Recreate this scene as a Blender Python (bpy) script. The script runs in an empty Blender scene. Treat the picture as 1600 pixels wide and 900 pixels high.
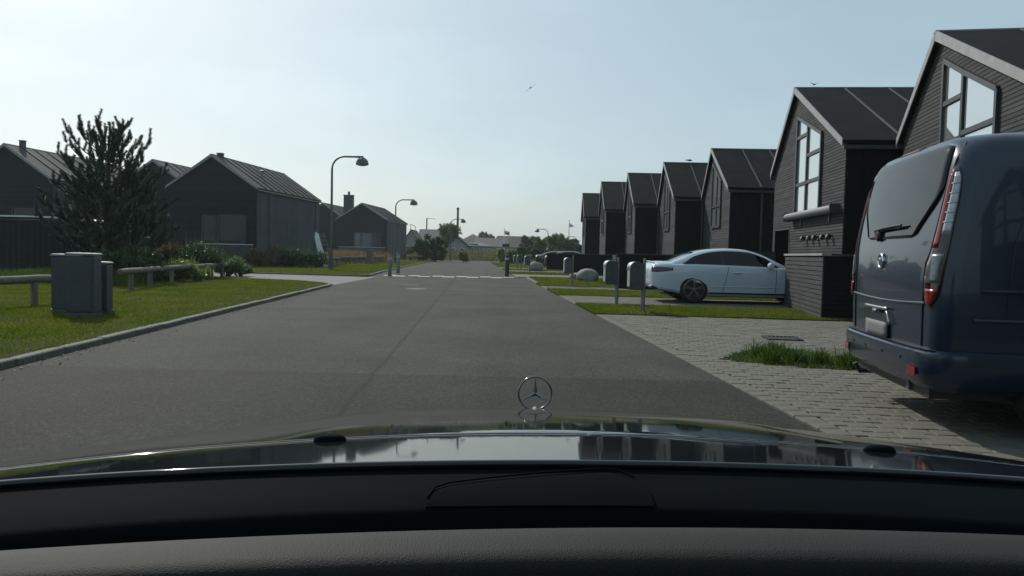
import bpy, bmesh, math, random
import numpy as np
from mathutils import Matrix, Vector
random.seed(7); rng = np.random.default_rng(7)
scene = bpy.context.scene
COL = scene.collection
R = math.radians

# ------------------------------------------------------------------ camera
F, CH, PITCH, ROLL = 1200.0, 1.2, math.atan(55/1200), R(1.3)
cam_d = bpy.data.cameras.new('camera'); cam = bpy.data.objects.new('camera', cam_d); COL.objects.link(cam)
cam_d.sensor_width = 36; cam_d.lens = F/1600*36; cam_d.clip_start = 0.05; cam_d.clip_end = 3000
cp, sp, cr, sr = math.cos(PITCH), math.sin(PITCH), math.cos(ROLL), math.sin(ROLL)
fwd = Vector((0, cp, -sp)); U0 = Vector((0, sp, cp)); R0 = Vector((1, 0, 0))
right = cr*R0 + sr*U0; up = -sr*R0 + cr*U0
m = Matrix((right, up, -fwd)).transposed().to_4x4(); m.translation = (0, 0, CH)
cam.matrix_world = m
scene.camera = cam

# ------------------------------------------------------------------ light
SUN_AZ, SUN_EL = R(-33), R(38)
world = bpy.data.worlds.new('World'); scene.world = world; world.use_nodes = True
wn = world.node_tree.nodes; wl = world.node_tree.links
bg = wn['Background']
sky = wn.new('ShaderNodeTexSky'); sky.sky_type = 'NISHITA'; sky.sun_disc = False
sky.sun_elevation = SUN_EL; sky.sun_rotation = SUN_AZ
sky.altitude = 0; sky.air_density = 1.0; sky.dust_density = 2.0; sky.ozone_density = 1.5
# thin even veil of high haze over the whole sky: less colour, less contrast, a few faint streaks
hsv = wn.new('ShaderNodeHueSaturation'); hsv.inputs['Saturation'].default_value = 0.7; wl.new(sky.outputs[0], hsv.inputs['Color'])
veil = wn.new('ShaderNodeMix'); veil.data_type = 'RGBA'; veil.inputs[0].default_value = 0.45; veil.inputs[7].default_value = (5.3, 7.8, 8.7, 1)
wl.new(hsv.outputs[0], veil.inputs[6])
wtc = wn.new('ShaderNodeTexCoord'); wmp = wn.new('ShaderNodeMapping'); wmp.inputs['Scale'].default_value = (1.2, 1.2, 4.0); wl.new(wtc.outputs['Generated'], wmp.inputs[0])
wnz = wn.new('ShaderNodeTexNoise'); wnz.inputs['Scale'].default_value = 3.0; wnz.inputs['Detail'].default_value = 6; wl.new(wmp.outputs[0], wnz.inputs['Vector'])
wmr = wn.new('ShaderNodeMapRange'); wmr.inputs[1].default_value = 0.45; wmr.inputs[2].default_value = 0.75; wmr.inputs[3].default_value = 1.0; wmr.inputs[4].default_value = 1.08; wl.new(wnz.outputs[0], wmr.inputs[0])
wvm = wn.new('ShaderNodeVectorMath'); wvm.operation = 'SCALE'; wl.new(veil.outputs[2], wvm.inputs[0]); wl.new(wmr.outputs[0], wvm.inputs['Scale'])
wl.new(wvm.outputs[0], bg.inputs[0]); bg.inputs[1].default_value = 0.09
sun_d = bpy.data.lights.new('sun', 'SUN'); sun = bpy.data.objects.new('sun', sun_d); COL.objects.link(sun)
sun_d.energy = 3.3; sun_d.angle = R(0.6); sun_d.color = (1.0, 0.965, 0.90)
S = Vector((math.sin(SUN_AZ)*math.cos(SUN_EL), math.cos(SUN_AZ)*math.cos(SUN_EL), math.sin(SUN_EL)))
sun.rotation_euler = (-S).to_track_quat('-Z', 'Y').to_euler(); sun.location = (-20, 30, 40)
vs = scene.view_settings
vs.view_transform = 'Standard'; vs.look = 'None'; vs.gamma = 1; vs.use_curve_mapping = False; vs.exposure = 0.0
scene.render.engine = 'CYCLES'

# ------------------------------------------------------------------ pixel -> place helpers
def ray(u, v):
    dx, dy = u-800, v-450
    x = (cr*dx + sr*dy)/F; y = (-sr*dx + cr*dy)/F
    fy = cp - sp*y; fz = -sp - cp*y
    return (x/fy, 1.0, fz/fy)
def G(u, v, z=0.0):
    r = ray(u, v); t = (z-CH)/r[2]; return Vector((r[0]*t, t, z))
def at(u, v, Y):
    r = ray(u, v); return Vector((r[0]*Y, Y, CH + r[2]*Y))
def proj(x, y, z):
    z -= CH; f = cp*y - sp*z; upv = sp*y + cp*z
    X, Yd = x/f*F, -upv/f*F
    return 800 + cr*X - sr*Yd, 450 + sr*X + cr*Yd

# ------------------------------------------------------------------ materials
MATS = {}
def mat(name, col, rough=0.6, metal=0.0, var=0.0, vscale=4.0, bump=0.0, bscale=60.0, spec=0.5, coat=0.0, col2=None, island=0.0, trans=0.0, emit=None, dist=0.01, detail=5.0, stretch=None):
    if name in MATS: return MATS[name]
    M = bpy.data.materials.new(name); M.use_nodes = True; MATS[name] = M
    n = M.node_tree.nodes; l = M.node_tree.links; b = n['Principled BSDF']
    b.inputs['Base Color'].default_value = (*col, 1); b.inputs['Roughness'].default_value = rough
    b.inputs['Metallic'].default_value = metal; b.inputs['Specular IOR Level'].default_value = spec
    b.inputs['Coat Weight'].default_value = coat; b.inputs['Coat Roughness'].default_value = 0.03
    tc = n.new('ShaderNodeTexCoord'); vec = tc.outputs['Object']
    if stretch:
        mp = n.new('ShaderNodeMapping'); mp.inputs['Scale'].default_value = stretch; l.new(vec, mp.inputs[0]); vec = mp.outputs[0]
    src = None
    if var or col2:
        nz = n.new('ShaderNodeTexNoise'); nz.inputs['Scale'].default_value = vscale; nz.inputs['Detail'].default_value = detail
        l.new(vec, nz.inputs['Vector'])
        mx = n.new('ShaderNodeMix'); mx.data_type = 'RGBA'
        c2 = col2 or tuple(c*(1+var) for c in col)
        c1 = col if col2 else tuple(c*(1-var) for c in col)
        mx.inputs[6].default_value = (*c1, 1); mx.inputs[7].default_value = (*c2, 1)
        rp = n.new('ShaderNodeMapRange'); rp.inputs[1].default_value = 0.3; rp.inputs[2].default_value = 0.7
        l.new(nz.outputs[0], rp.inputs[0]); l.new(rp.outputs[0], mx.inputs[0]); src = mx.outputs[2]
    if island:
        g = n.new('ShaderNodeNewGeometry'); h = n.new('ShaderNodeHueSaturation')
        mr = n.new('ShaderNodeMapRange'); mr.inputs[3].default_value = 1-island; mr.inputs[4].default_value = 1+island
        l.new(g.outputs['Random Per Island'], mr.inputs[0]); l.new(mr.outputs[0], h.inputs['Value'])
        mh = n.new('ShaderNodeMapRange'); mh.inputs[3].default_value = 0.5-island*0.06; mh.inputs[4].default_value = 0.5+island*0.05
        ml = n.new('ShaderNodeMath'); ml.operation = 'FRACT'; mk = n.new('ShaderNodeMath'); mk.operation = 'MULTIPLY'; mk.inputs[1].default_value = 17.3
        l.new(g.outputs['Random Per Island'], mk.inputs[0]); l.new(mk.outputs[0], ml.inputs[0]); l.new(ml.outputs[0], mh.inputs[0]); l.new(mh.outputs[0], h.inputs['Hue'])
        if src: l.new(src, h.inputs['Color'])
        else: h.inputs['Color'].default_value = (*col, 1)
        src = h.outputs[0]
    if src: l.new(src, b.inputs['Base Color'])
    if bump:
        nb = n.new('ShaderNodeTexNoise'); nb.inputs['Scale'].default_value = bscale; nb.inputs['Detail'].default_value = 3
        l.new(vec, nb.inputs['Vector'])
        bp = n.new('ShaderNodeBump'); bp.inputs['Strength'].default_value = bump; bp.inputs['Distance'].default_value = dist
        l.new(nb.outputs[0], bp.inputs['Height']); l.new(bp.outputs[0], b.inputs['Normal'])
    if trans:
        t = n.new('ShaderNodeBsdfTranslucent'); ms = n.new('ShaderNodeMixShader'); ms.inputs[0].default_value = trans
        if src:
            hs = n.new('ShaderNodeHueSaturation'); hs.inputs['Value'].default_value = 1.25; hs.inputs['Saturation'].default_value = 1.1
            l.new(src, hs.inputs['Color']); l.new(hs.outputs[0], t.inputs[0])
        else: t.inputs[0].default_value = (*col, 1)
        l.new(b.outputs[0], ms.inputs[1]); l.new(t.outputs[0], ms.inputs[2]); l.new(ms.outputs[0], n['Material Output'].inputs[0])
    if emit: b.inputs['Emission Color'].default_value = (*emit[0], 1); b.inputs['Emission Strength'].default_value = emit[1]
    return M

def asphalt():
    M = mat('asphalt', (0.042, 0.042, 0.035), 0.88, var=0.28, vscale=0.55, bump=0.55, bscale=130, dist=0.012, spec=0.2)
    n, l = M.node_tree.nodes, M.node_tree.links; b = n['Principled BSDF']
    src = b.inputs['Base Color'].links[0].from_socket
    tc = n.new('ShaderNodeTexCoord')
    # aggregate: pale and dark stones
    vo = n.new('ShaderNodeTexVoronoi'); vo.inputs['Scale'].default_value = 70; l.new(tc.outputs['Object'], vo.inputs['Vector'])
    cr_ = n.new('ShaderNodeValToRGB'); e = cr_.color_ramp.elements
    e[0].position = 0.0; e[0].color = (0.45, 0.45, 0.45, 1); e[1].position = 1.0; e[1].color = (1.9, 1.88, 1.8, 1)
    x = e.new(0.55); x.color = (0.95, 0.95, 0.95, 1); x = e.new(0.85); x.color = (1.15, 1.15, 1.12, 1)
    sx = n.new('ShaderNodeSeparateColor'); l.new(vo.outputs['Color'], sx.inputs[0]); l.new(sx.outputs[0], cr_.inputs[0])
    m1 = n.new('ShaderNodeMix'); m1.data_type = 'RGBA'; m1.blend_type = 'MULTIPLY'; m1.inputs[0].default_value = 1
    l.new(src, m1.inputs[6]); l.new(cr_.outputs[0], m1.inputs[7])
    # darker tone in front of the car, paler surface beyond; tar seam along the lane
    sp_ = n.new('ShaderNodeSeparateXYZ'); l.new(tc.outputs['Object'], sp_.inputs[0])
    nz = n.new('ShaderNodeTexNoise'); nz.inputs['Scale'].default_value = 1.3; nz.inputs['Detail'].default_value = 6; l.new(tc.outputs['Object'], nz.inputs['Vector'])
    def lin(sock, a, bb, lo, hi):
        r = n.new('ShaderNodeMapRange'); r.inputs[1].default_value = a; r.inputs[2].default_value = bb; r.inputs[3].default_value = lo; r.inputs[4].default_value = hi
        l.new(sock, r.inputs[0]); return r.outputs[0]
    patch = lin(sp_.outputs[1], 7.35, 7.45, 0.64, 1.0)
    ad = n.new('ShaderNodeMath'); ad.operation = 'MULTIPLY_ADD'; ad.inputs[1].default_value = 0.10
    l.new(nz.outputs[0], ad.inputs[0]); l.new(sp_.outputs[0], ad.inputs[2])
    sk = n.new('ShaderNodeMath'); sk.operation = 'MULTIPLY_ADD'; sk.inputs[1].default_value = 0.045; l.new(sp_.outputs[1], sk.inputs[0]); l.new(ad.outputs[0], sk.inputs[2])
    df = n.new('ShaderNodeMath'); df.operation = 'ADD'; df.inputs[1].default_value = 0.93; l.new(sk.outputs[0], df.inputs[0])
    ab = n.new('ShaderNodeMath'); ab.operation = 'ABSOLUTE'; l.new(df.outputs[0], ab.inputs[0])
    seam = lin(ab.outputs[0], 0.010, 0.032, 0.55, 1.0)
    strip = lin(df.outputs[0], -0.02, 0.02, 0.95, 1.03)
    mu = n.new('ShaderNodeMath'); mu.operation = 'MULTIPLY'; l.new(patch, mu.inputs[0]); l.new(seam, mu.inputs[1])
    mu2 = n.new('ShaderNodeMath'); mu2.operation = 'MULTIPLY'; l.new(mu.outputs[0], mu2.inputs[0]); l.new(strip, mu2.inputs[1])
    mpw = n.new('ShaderNodeMapping'); mpw.inputs['Rotation'].default_value = (0, 0, -0.053); mpw.inputs['Scale'].default_value = (1.1, 0.035, 1); l.new(tc.outputs['Object'], mpw.inputs[0])
    nw = n.new('ShaderNodeTexNoise'); nw.inputs['Scale'].default_value = 1.0; nw.inputs['Detail'].default_value = 4; l.new(mpw.outputs[0], nw.inputs['Vector'])
    band_ = lin(nw.outputs[0], .3, .7, .86, 1.14); mu3 = n.new('ShaderNodeMath'); mu3.operation = 'MULTIPLY'; l.new(mu2.outputs[0], mu3.inputs[0]); l.new(band_, mu3.inputs[1]); mu2 = mu3
    m2 = n.new('ShaderNodeMix'); m2.data_type = 'RGBA'; m2.blend_type = 'MULTIPLY'; m2.inputs[0].default_value = 1
    l.new(m1.outputs[2], m2.inputs[6]); l.new(mu2.outputs[0], m2.inputs[7]); l.new(m2.outputs[2], b.inputs['Base Color'])
    return M
M_ASPH = asphalt()
M_GROUND = mat('rough_ground', (0.055, 0.062, 0.025), 0.95, col2=(0.09, 0.085, 0.045), vscale=0.35, bump=0.4, bscale=20, dist=0.03)
M_LAWN = mat('lawn_soil', (0.028, 0.043, 0.008), 0.95, col2=(0.048, 0.050, 0.018), vscale=0.8, bump=0.8, bscale=45, dist=0.03, detail=8, spec=0.04)
M_GRASS = mat('grass_blade', (0.075, 0.125, 0.012), 0.6, col2=(0.150, 0.155, 0.036), vscale=0.9, island=0.35, trans=0.42, spec=0.08)
M_TUFT = mat('grass_tuft', (0.036, 0.080, 0.012), 0.55, col2=(0.075, 0.105, 0.025), vscale=3, island=0.35, trans=0.4, spec=0.08)
M_STRAW = mat('dry_grass', (0.20, 0.135, 0.07), 0.7, island=0.35, trans=0.4, spec=0.3)
M_BANK = mat('bank_grass', (0.10, 0.115, 0.04), 0.7, col2=(0.16, 0.14, 0.06), vscale=0.3, island=0.3, trans=0.35, spec=0.3)
M_KERB = mat('granite_kerb', (0.12, 0.118, 0.10), 0.9, var=0.5, vscale=30, bump=0.5, bscale=50, dist=0.01)
M_PAVER = mat('concrete_paver', (0.125, 0.118, 0.093), 0.9, col2=(0.092, 0.088, 0.070), vscale=9, bump=0.5, bscale=140, dist=0.006, island=0.16)
M_JOINT = mat('paver_joint', (0.045, 0.045, 0.034), 0.95, var=0.4, vscale=14)
M_DRIVE = mat('far_paving', (0.125, 0.12, 0.10), 0.9, var=0.2, vscale=3, bump=0.3, bscale=40)
M_PATH = mat('path_asphalt', (0.14, 0.14, 0.13), 0.9, var=0.15, vscale=2, bump=0.4, bscale=90)
M_PAINT = mat('road_paint', (0.62, 0.61, 0.57), 0.8, var=0.2, vscale=12, bump=0.2)
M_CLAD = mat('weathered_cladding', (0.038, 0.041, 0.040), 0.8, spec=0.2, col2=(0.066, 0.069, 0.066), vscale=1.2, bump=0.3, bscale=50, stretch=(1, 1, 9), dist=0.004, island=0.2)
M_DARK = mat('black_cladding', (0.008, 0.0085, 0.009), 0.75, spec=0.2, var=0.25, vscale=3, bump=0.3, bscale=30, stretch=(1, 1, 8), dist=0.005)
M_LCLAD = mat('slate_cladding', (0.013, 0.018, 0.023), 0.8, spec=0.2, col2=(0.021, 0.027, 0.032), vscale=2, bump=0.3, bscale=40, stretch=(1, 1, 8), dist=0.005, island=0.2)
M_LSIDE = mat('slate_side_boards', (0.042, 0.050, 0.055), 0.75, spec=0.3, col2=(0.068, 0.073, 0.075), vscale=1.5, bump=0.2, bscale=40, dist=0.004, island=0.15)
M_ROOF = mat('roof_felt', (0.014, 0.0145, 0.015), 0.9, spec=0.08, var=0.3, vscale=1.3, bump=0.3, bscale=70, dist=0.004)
M_LROOF = mat('roof_felt_sky_sheen', (0.052, 0.055, 0.053), 0.8, spec=0.2, var=0.25, vscale=1.0, bump=0.3, bscale=50, dist=0.004)  # felt colour lightened for the sky's grazing sheen on the left roofs
M_SEAM = mat('roof_seam', (0.055, 0.058, 0.058), 0.7, var=0.2)
M_LSEAM = mat('roof_seam_shadow', (0.012, 0.013, 0.014), 0.6)  # left seams coloured dark and built wide to carry their own shadows
M_BARGE = mat('grey_trim', (0.26, 0.265, 0.26), 0.55, var=0.15, vscale=5)
M_FRAME = mat('window_frame', (0.035, 0.037, 0.038), 0.45, var=0.1)
M_ZINC = mat('zinc', (0.33, 0.34, 0.35), 0.35, 0.85, var=0.2, vscale=6)
M_STEEL = mat('galvanised_steel', (0.16, 0.17, 0.175), 0.45, 0.7, var=0.25, vscale=14, bump=0.1)
M_POSTB = mat('mailbox_grey', (0.085, 0.094, 0.10), 0.42, 0.35, var=0.18, vscale=8, bump=0.06, bscale=25)
M_LAMP = mat('lamp_grey', (0.10, 0.11, 0.115), 0.45, 0.5, var=0.15)
M_LAMPG = mat('lamp_glass', (0.55, 0.56, 0.55), 0.3)
M_LOG = mat('weathered_log', (0.12, 0.105, 0.08), 0.85, col2=(0.20, 0.18, 0.145), vscale=3, bump=0.6, bscale=16, stretch=(9, 9, 1), dist=0.012)
M_CAB = mat('cabinet_grey', (0.045, 0.052, 0.060), 0.5, var=0.2, vscale=2.5, bump=0.12, bscale=30)
M_CABTOP = mat('cabinet_lid', (0.22, 0.23, 0.235), 0.45, var=0.15, vscale=6)
M_STONE = mat('boulder_stone', (0.17, 0.165, 0.15), 0.85, col2=(0.27, 0.26, 0.24), vscale=6, bump=0.7, bscale=14, dist=0.04)
M_BARK = mat('bark', (0.05, 0.04, 0.032), 0.9, var=0.35, vscale=9, bump=0.8, bscale=25, dist=0.02)
M_NEEDLE = mat('pine_needles', (0.022, 0.050, 0.024), 0.5, island=0.4, trans=0.2, spec=0.4)
M_LEAF = mat('leaf_dark', (0.04, 0.075, 0.024), 0.5, island=0.4, trans=0.3)
M_LEAF2 = mat('leaf_mid', (0.075, 0.13, 0.034), 0.5, island=0.4, trans=0.35)
M_LEAF3 = mat('leaf_bright', (0.16, 0.20, 0.06), 0.5, island=0.4, trans=0.4)
M_REDLEAF = mat('leaf_reddish', (0.11, 0.085, 0.045), 0.5, island=0.4, trans=0.3)
M_FLOWER = mat('white_petals', (0.6, 0.6, 0.55), 0.6, island=0.15, trans=0.3)
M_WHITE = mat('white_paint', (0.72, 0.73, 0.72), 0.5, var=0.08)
M_PLASTER = mat('pale_plaster', (0.26, 0.265, 0.26), 0.85, var=0.12, vscale=1.2)
M_BRICK = mat('yellow_brick', (0.27, 0.22, 0.16), 0.9, var=0.2, vscale=2)
M_TILE = mat('roof_tiles', (0.055, 0.055, 0.055), 0.7, var=0.3, vscale=1.5, bump=0.5, bscale=6)
M_TILE2 = mat('roof_tiles_brown', (0.075, 0.06, 0.052), 0.75, var=0.3, vscale=1.5, bump=0.5, bscale=6)
M_BLACK = mat('black_plastic', (0.012, 0.012, 0.013), 0.5, bump=0.1, bscale=120, dist=0.002)
M_RUBBER = mat('tyre_rubber', (0.014, 0.014, 0.015), 0.8)
M_RIM = mat('alloy_rim', (0.45, 0.46, 0.47), 0.28, 0.9)
M_RIM2 = mat('alloy_grey', (0.20, 0.205, 0.21), 0.3, 0.8)
M_RIMD = mat('alloy_dark', (0.03, 0.031, 0.033), 0.35, 0.6)
M_CHROME = mat('chrome', (0.75, 0.76, 0.77), 0.12, 1.0)
M_CHROME_SHADE = mat('shaded_chrome', (0.22, 0.23, 0.235), 0.16, 1.0)  # chrome darkened in its colour because the star is backlit
M_TINT = mat('tinted_glass', (0.004, 0.005, 0.006), 0.04, spec=0.4)
M_CLEAR2 = mat('smoked_lens', (0.10, 0.115, 0.125), 0.2, 0.3, coat=0.7, var=0.4, vscale=30)
M_RED = mat('red_lens', (0.17, 0.006, 0.008), 0.12, coat=0.6)
M_REDD = mat('dark_red_lens', (0.030, 0.004, 0.006), 0.12, coat=0.6)
M_CLEAR = mat('clear_lens', (0.30, 0.34, 0.38), 0.18, 0.3, coat=0.8, var=0.3, vscale=40)
M_VAN = mat('van_paint', (0.005, 0.016, 0.037), 0.30, 0.15, coat=0.55, var=0.15, vscale=1.6, spec=0.5)
M_CAR = mat('silver_white_paint', (0.46, 0.53, 0.61), 0.35, 0.0, coat=0.9, var=0.05, vscale=2)
M_CAR2 = mat('dark_car_paint', (0.02, 0.022, 0.025), 0.3, 0.3, coat=0.9)
M_BONNET = mat('bonnet_paint', (0.008, 0.010, 0.012), 0.05, 0.0, spec=0.5)
M_PLATE = mat('number_plate', (0.34, 0.35, 0.35), 0.6, var=0.15, vscale=8)
M_FLAG = mat('flag_cloth', (0.55, 0.52, 0.50), 0.8, trans=0.3)
M_FLAGC = mat('flag_charge', (0.06, 0.07, 0.14), 0.8, trans=0.3)
M_BIRD = mat('bird_plumage', (0.10, 0.10, 0.10), 0.8)
M_SIGN = mat('sign_blue', (0.02, 0.035, 0.09), 0.5)
M_FABRIC = mat('awning_cassette', (0.16, 0.165, 0.165), 0.5, 0.2)

def glazing():
    M = bpy.data.materials.new('window_glass'); M.use_nodes = True
    n, l = M.node_tree.nodes, M.node_tree.links; b = n['Principled BSDF']
    b.inputs['Base Color'].default_value = (0.62, 0.66, 0.67, 1); b.inputs['Metallic'].default_value = 0.75; b.inputs['Roughness'].default_value = 0.025
    b.inputs['IOR'].default_value = 2.6; b.inputs['Specular IOR Level'].default_value = 1.0
    tc = n.new('ShaderNodeTexCoord'); nz = n.new('ShaderNodeTexNoise'); nz.inputs['Scale'].default_value = 1.1; l.new(tc.outputs['Object'], nz.inputs['Vector'])
    bp = n.new('ShaderNodeBump'); bp.inputs['Strength'].default_value = 0.05; bp.inputs['Distance'].default_value = 0.02
    l.new(nz.outputs[0], bp.inputs['Height']); l.new(bp.outputs[0], b.inputs['Normal'])
    return M
M_GLASS = glazing()
def dash_mat():
    M = mat('dashboard_leather', (0.025, 0.0245, 0.022), 0.7, spec=0.18)
    n, l = M.node_tree.nodes, M.node_tree.links; b = n['Principled BSDF']
    tc = n.new('ShaderNodeTexCoord'); vo = n.new('ShaderNodeTexVoronoi'); vo.inputs['Scale'].default_value = 1000; l.new(tc.outputs['Object'], vo.inputs['Vector'])
    bp = n.new('ShaderNodeBump'); bp.inputs['Strength'].default_value = 0.35; bp.inputs['Distance'].default_value = 0.0008
    l.new(vo.outputs['Distance'], bp.inputs['Height']); l.new(bp.outputs[0], b.inputs['Normal'])
    return M
M_LGLASS = mat('dark_window_glass', (0.010, 0.012, 0.013), 0.04, spec=0.5)
M_LGLASS2 = mat('blue_window_glass', (0.05, 0.065, 0.075), 0.06, spec=0.9)
M_DASH = dash_mat()
M_COWL = mat('cowl_plastic', (0.006, 0.008, 0.010), 0.8, spec=0.02, bump=0.1, bscale=200, dist=0.001)
M_COWL2 = mat('cowl_rim', (0.005, 0.007, 0.009), 0.85, spec=0.02)
M_PIT = mat('recess_shade_black', (0.002, 0.002, 0.002), 1.0, spec=0.0)

# ------------------------------------------------------------------ mesh helpers
class MB:
    def __init__(s): s.v = []; s.f = []; s.m = []
    def add(s, vs_, fs, mi=0):
        o = len(s.v); s.v += [tuple(p) for p in vs_]
        for f in fs: s.f.append(tuple(i+o for i in f)); s.m.append(mi)
        return s
    def box(s, c, d, rz=0.0, mi=0, M=None):
        x, y, z = d[0]/2, d[1]/2, d[2]/2
        ps = [Vector((a*x, b*y, e*z)) for e in (-1, 1) for a, b in ((-1, -1), (1, -1), (1, 1), (-1, 1))]
        T = M if M is not None else Matrix.Rotation(rz, 3, 'Z')
        ps = [Vector(c) + T @ p for p in ps]
        return s.add(ps, [(3, 2, 1, 0), (4, 5, 6, 7), (0, 1, 5, 4), (1, 2, 6, 5), (2, 3, 7, 6), (3, 0, 4, 7)], mi)
    def bx(s, a, b, mi=0):
        return s.box([(a[i]+b[i])/2 for i in range(3)], [abs(b[i]-a[i]) for i in range(3)], mi=mi)
    def bar(s, p, q, w, h, upv=(0, 0, 1), mi=0):
        p, q = Vector(p), Vector(q); d = (q-p); L = d.length; d.normalize()
        u = Vector(upv); sdt = d.cross(u)
        if sdt.length < 1e-5: sdt = d.cross(Vector((1, 0, 0)))
        sdt.normalize(); u = sdt.cross(d)
        T = Matrix((d, sdt, u)).transposed()
        return s.box((p+q)/2, (L, w, h), mi=mi, M=T)
    def prism(s, poly, fn, a, b, mi=0):
        n = len(poly); ps = [fn(p, a) for p in poly] + [fn(p, b) for p in poly]
        return s.add(ps, [tuple(range(n-1, -1, -1)), tuple(range(n, 2*n))] + [(i, (i+1) % n, n+(i+1) % n, n+i) for i in range(n)], mi)
    def tube(s, path, r, seg=10, cap=True, mi=0):
        path = [Vector(p) for p in path]; n = len(path); rs = r if isinstance(r, (list, tuple)) else [r]*n
        vs_, fs = [], []; pu = None
        for i, p in enumerate(path):
            t = (path[min(i+1, n-1)] - path[max(i-1, 0)]).normalized()
            if pu is None:
                pu = t.cross(Vector((0, 0, 1)))
                if pu.length < 1e-3: pu = t.cross(Vector((1, 0, 0)))
            pu = (pu - t*pu.dot(t)).normalized(); w = t.cross(pu)
            for k in range(seg):
                a = 2*math.pi*k/seg; vs_.append(p + (pu*math.cos(a) + w*math.sin(a))*rs[i])
        for i in range(n-1):
            for k in range(seg):
                k2 = (k+1) % seg; fs.append((i*seg+k, i*seg+k2, (i+1)*seg+k2, (i+1)*seg+k))
        if cap: fs += [tuple(range(seg-1, -1, -1)), tuple(range((n-1)*seg, n*seg))]
        return s.add(vs_, fs, mi)
    def lathe(s, prof, seg=24, c=(0, 0, 0), M=None, mi=0, cap=True):
        T = M if M is not None else Matrix.Identity(3); c = Vector(c); n = len(prof); vs_, fs = [], []
        for r_, z in prof:
            for k in range(seg):
                a = 2*math.pi*k/seg; vs_.append(c + T @ Vector((r_*math.cos(a), r_*math.sin(a), z)))
        for i in range(n-1):
            for k in range(seg):
                k2 = (k+1) % seg; fs.append((i*seg+k, i*seg+k2, (i+1)*seg+k2, (i+1)*seg+k))
        if cap: fs += [tuple(range(seg-1, -1, -1)), tuple(range((n-1)*seg, n*seg))]
        return s.add(vs_, fs, mi)
    def grid(s, rows, mi=0, closed=False, flip=False):
        n, k = len(rows), len(rows[0]); vs_ = [p for r_ in rows for p in r_]; fs = []
        for i in range(n-1):
            for j in range(k if closed else k-1):
                j2 = (j+1) % k; q = (i*k+j, i*k+j2, (i+1)*k+j2, (i+1)*k+j)
                fs.append(q[::-1] if flip else q)
        return s.add(vs_, fs, mi)
    def mesh(s, name, mats, smooth=None):
        me = bpy.data.meshes.new(name); me.from_pydata(s.v, [], s.f)
        ms = mats if isinstance(mats, (list, tuple)) else [mats]
        for q in ms: me.materials.append(q)
        if len(ms) > 1: me.polygons.foreach_set('material_index', s.m)
        me.update()
        if smooth is not None:
            me.shade_smooth(); me.set_sharp_from_angle(angle=R(smooth))
        return me
    def build(s, name, mats, parent=None, smooth=None, bevel=0.0, seg=2):
        return put(name, s.mesh(name, mats, smooth), parent, bevel, seg)
def put(name, me, parent=None, bevel=0.0, seg=2):
    o = bpy.data.objects.new(name, me); COL.objects.link(o)
    if parent: o.parent = parent
    if bevel:
        b = o.modifiers.new('bevel', 'BEVEL'); b.width = bevel; b.segments = seg; b.limit_method = 'ANGLE'; b.angle_limit = R(40); b.harden_normals = False
    return o
def thing(name, label, cat, loc=(0, 0, 0), rz=0.0, group=None):
    o = bpy.data.objects.new(name, None); COL.objects.link(o); o.location = loc; o.rotation_euler = (0, 0, rz); o.empty_display_size = 0.2
    return tag(o, label, cat, group)
def tag(o, label, cat, group=None):
    o['label'] = label; o['category'] = cat
    if group: o['group'] = group
    return o
def kind(o, k, label=None):
    o['kind'] = k
    if label: o['label'] = label
    return o
def stuff_part(o): o['kind'] = 'stuff'; return o
def copy_tree(o, parent=None):
    c = o.copy(); COL.objects.link(c); c.parent = parent
    for ch in list(o.children): copy_tree(ch, c)
    return c
def sheet(name, pts, z, M, label, sub=None):
    b = MB(); b.add([(p[0], p[1], z) for p in pts], [tuple(range(len(pts)))])
    o = b.build(name, M); kind(o, 'structure', label); return o
def np_mesh(name, V, Fc, M):
    me = bpy.data.meshes.new(name); k = Fc.shape[1]
    me.vertices.add(len(V)); me.vertices.foreach_set('co', V.astype(np.float32).ravel())
    me.loops.add(Fc.size); me.loops.foreach_set('vertex_index', Fc.astype(np.int32).ravel())
    me.polygons.add(len(Fc)); me.polygons.foreach_set('loop_start', np.arange(0, Fc.size, k, dtype=np.int32))
    for q in (M if isinstance(M, list) else [M]): me.materials.append(q)
    me.update(calc_edges=True); me.validate(); return me
def blades(P, h, w, lean, name, M):
    n = len(P); a = rng.uniform(0, 2*np.pi, n); d = np.stack([np.cos(a), np.sin(a), np.zeros(n)], 1)
    b = rng.uniform(0, 2*np.pi, n); ld = np.stack([np.cos(b), np.sin(b), np.zeros(n)], 1)
    hh = h*rng.uniform(0.5, 1.25, n); ww = w*rng.uniform(0.7, 1.3, n); le = lean*rng.uniform(0, 1, n)*hh
    mid = P + ld*(le*0.35)[:, None]; mid[:, 2] += hh*0.55
    top = P + ld*le[:, None]; top[:, 2] += hh*(1-0.25*lean)
    V = np.empty((n*5, 3)); V[0::5] = P - d*ww[:, None]/2; V[1::5] = P + d*ww[:, None]/2
    V[2::5] = mid + d*ww[:, None]*0.4; V[3::5] = mid - d*ww[:, None]*0.4; V[4::5] = top
    i = np.arange(n)*5
    T = np.concatenate([np.stack([i, i+1, i+2], 1), np.stack([i, i+2, i+3], 1), np.stack([i+3, i+2, i+4], 1)])
    return np_mesh(name, V, T, M)
def in_poly(x, y, poly):
    r = np.zeros(len(x), bool); n = len(poly)
    for i in range(n):
        x1, y1 = poly[i][:2]; x2, y2 = poly[(i+1) % n][:2]
        if y1 == y2: continue
        c = ((y1 > y) != (y2 > y)) & (x < (x2-x1)*(y-y1)/(y2-y1)+x1); r ^= c
    return r
def scatter(poly, n):
    xs = [p[0] for p in poly]; ys = [p[1] for p in poly]
    x = rng.uniform(min(xs), max(xs), n); y = rng.uniform(min(ys), max(ys), n); k = in_poly(x, y, poly)
    return x[k], y[k]
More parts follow.
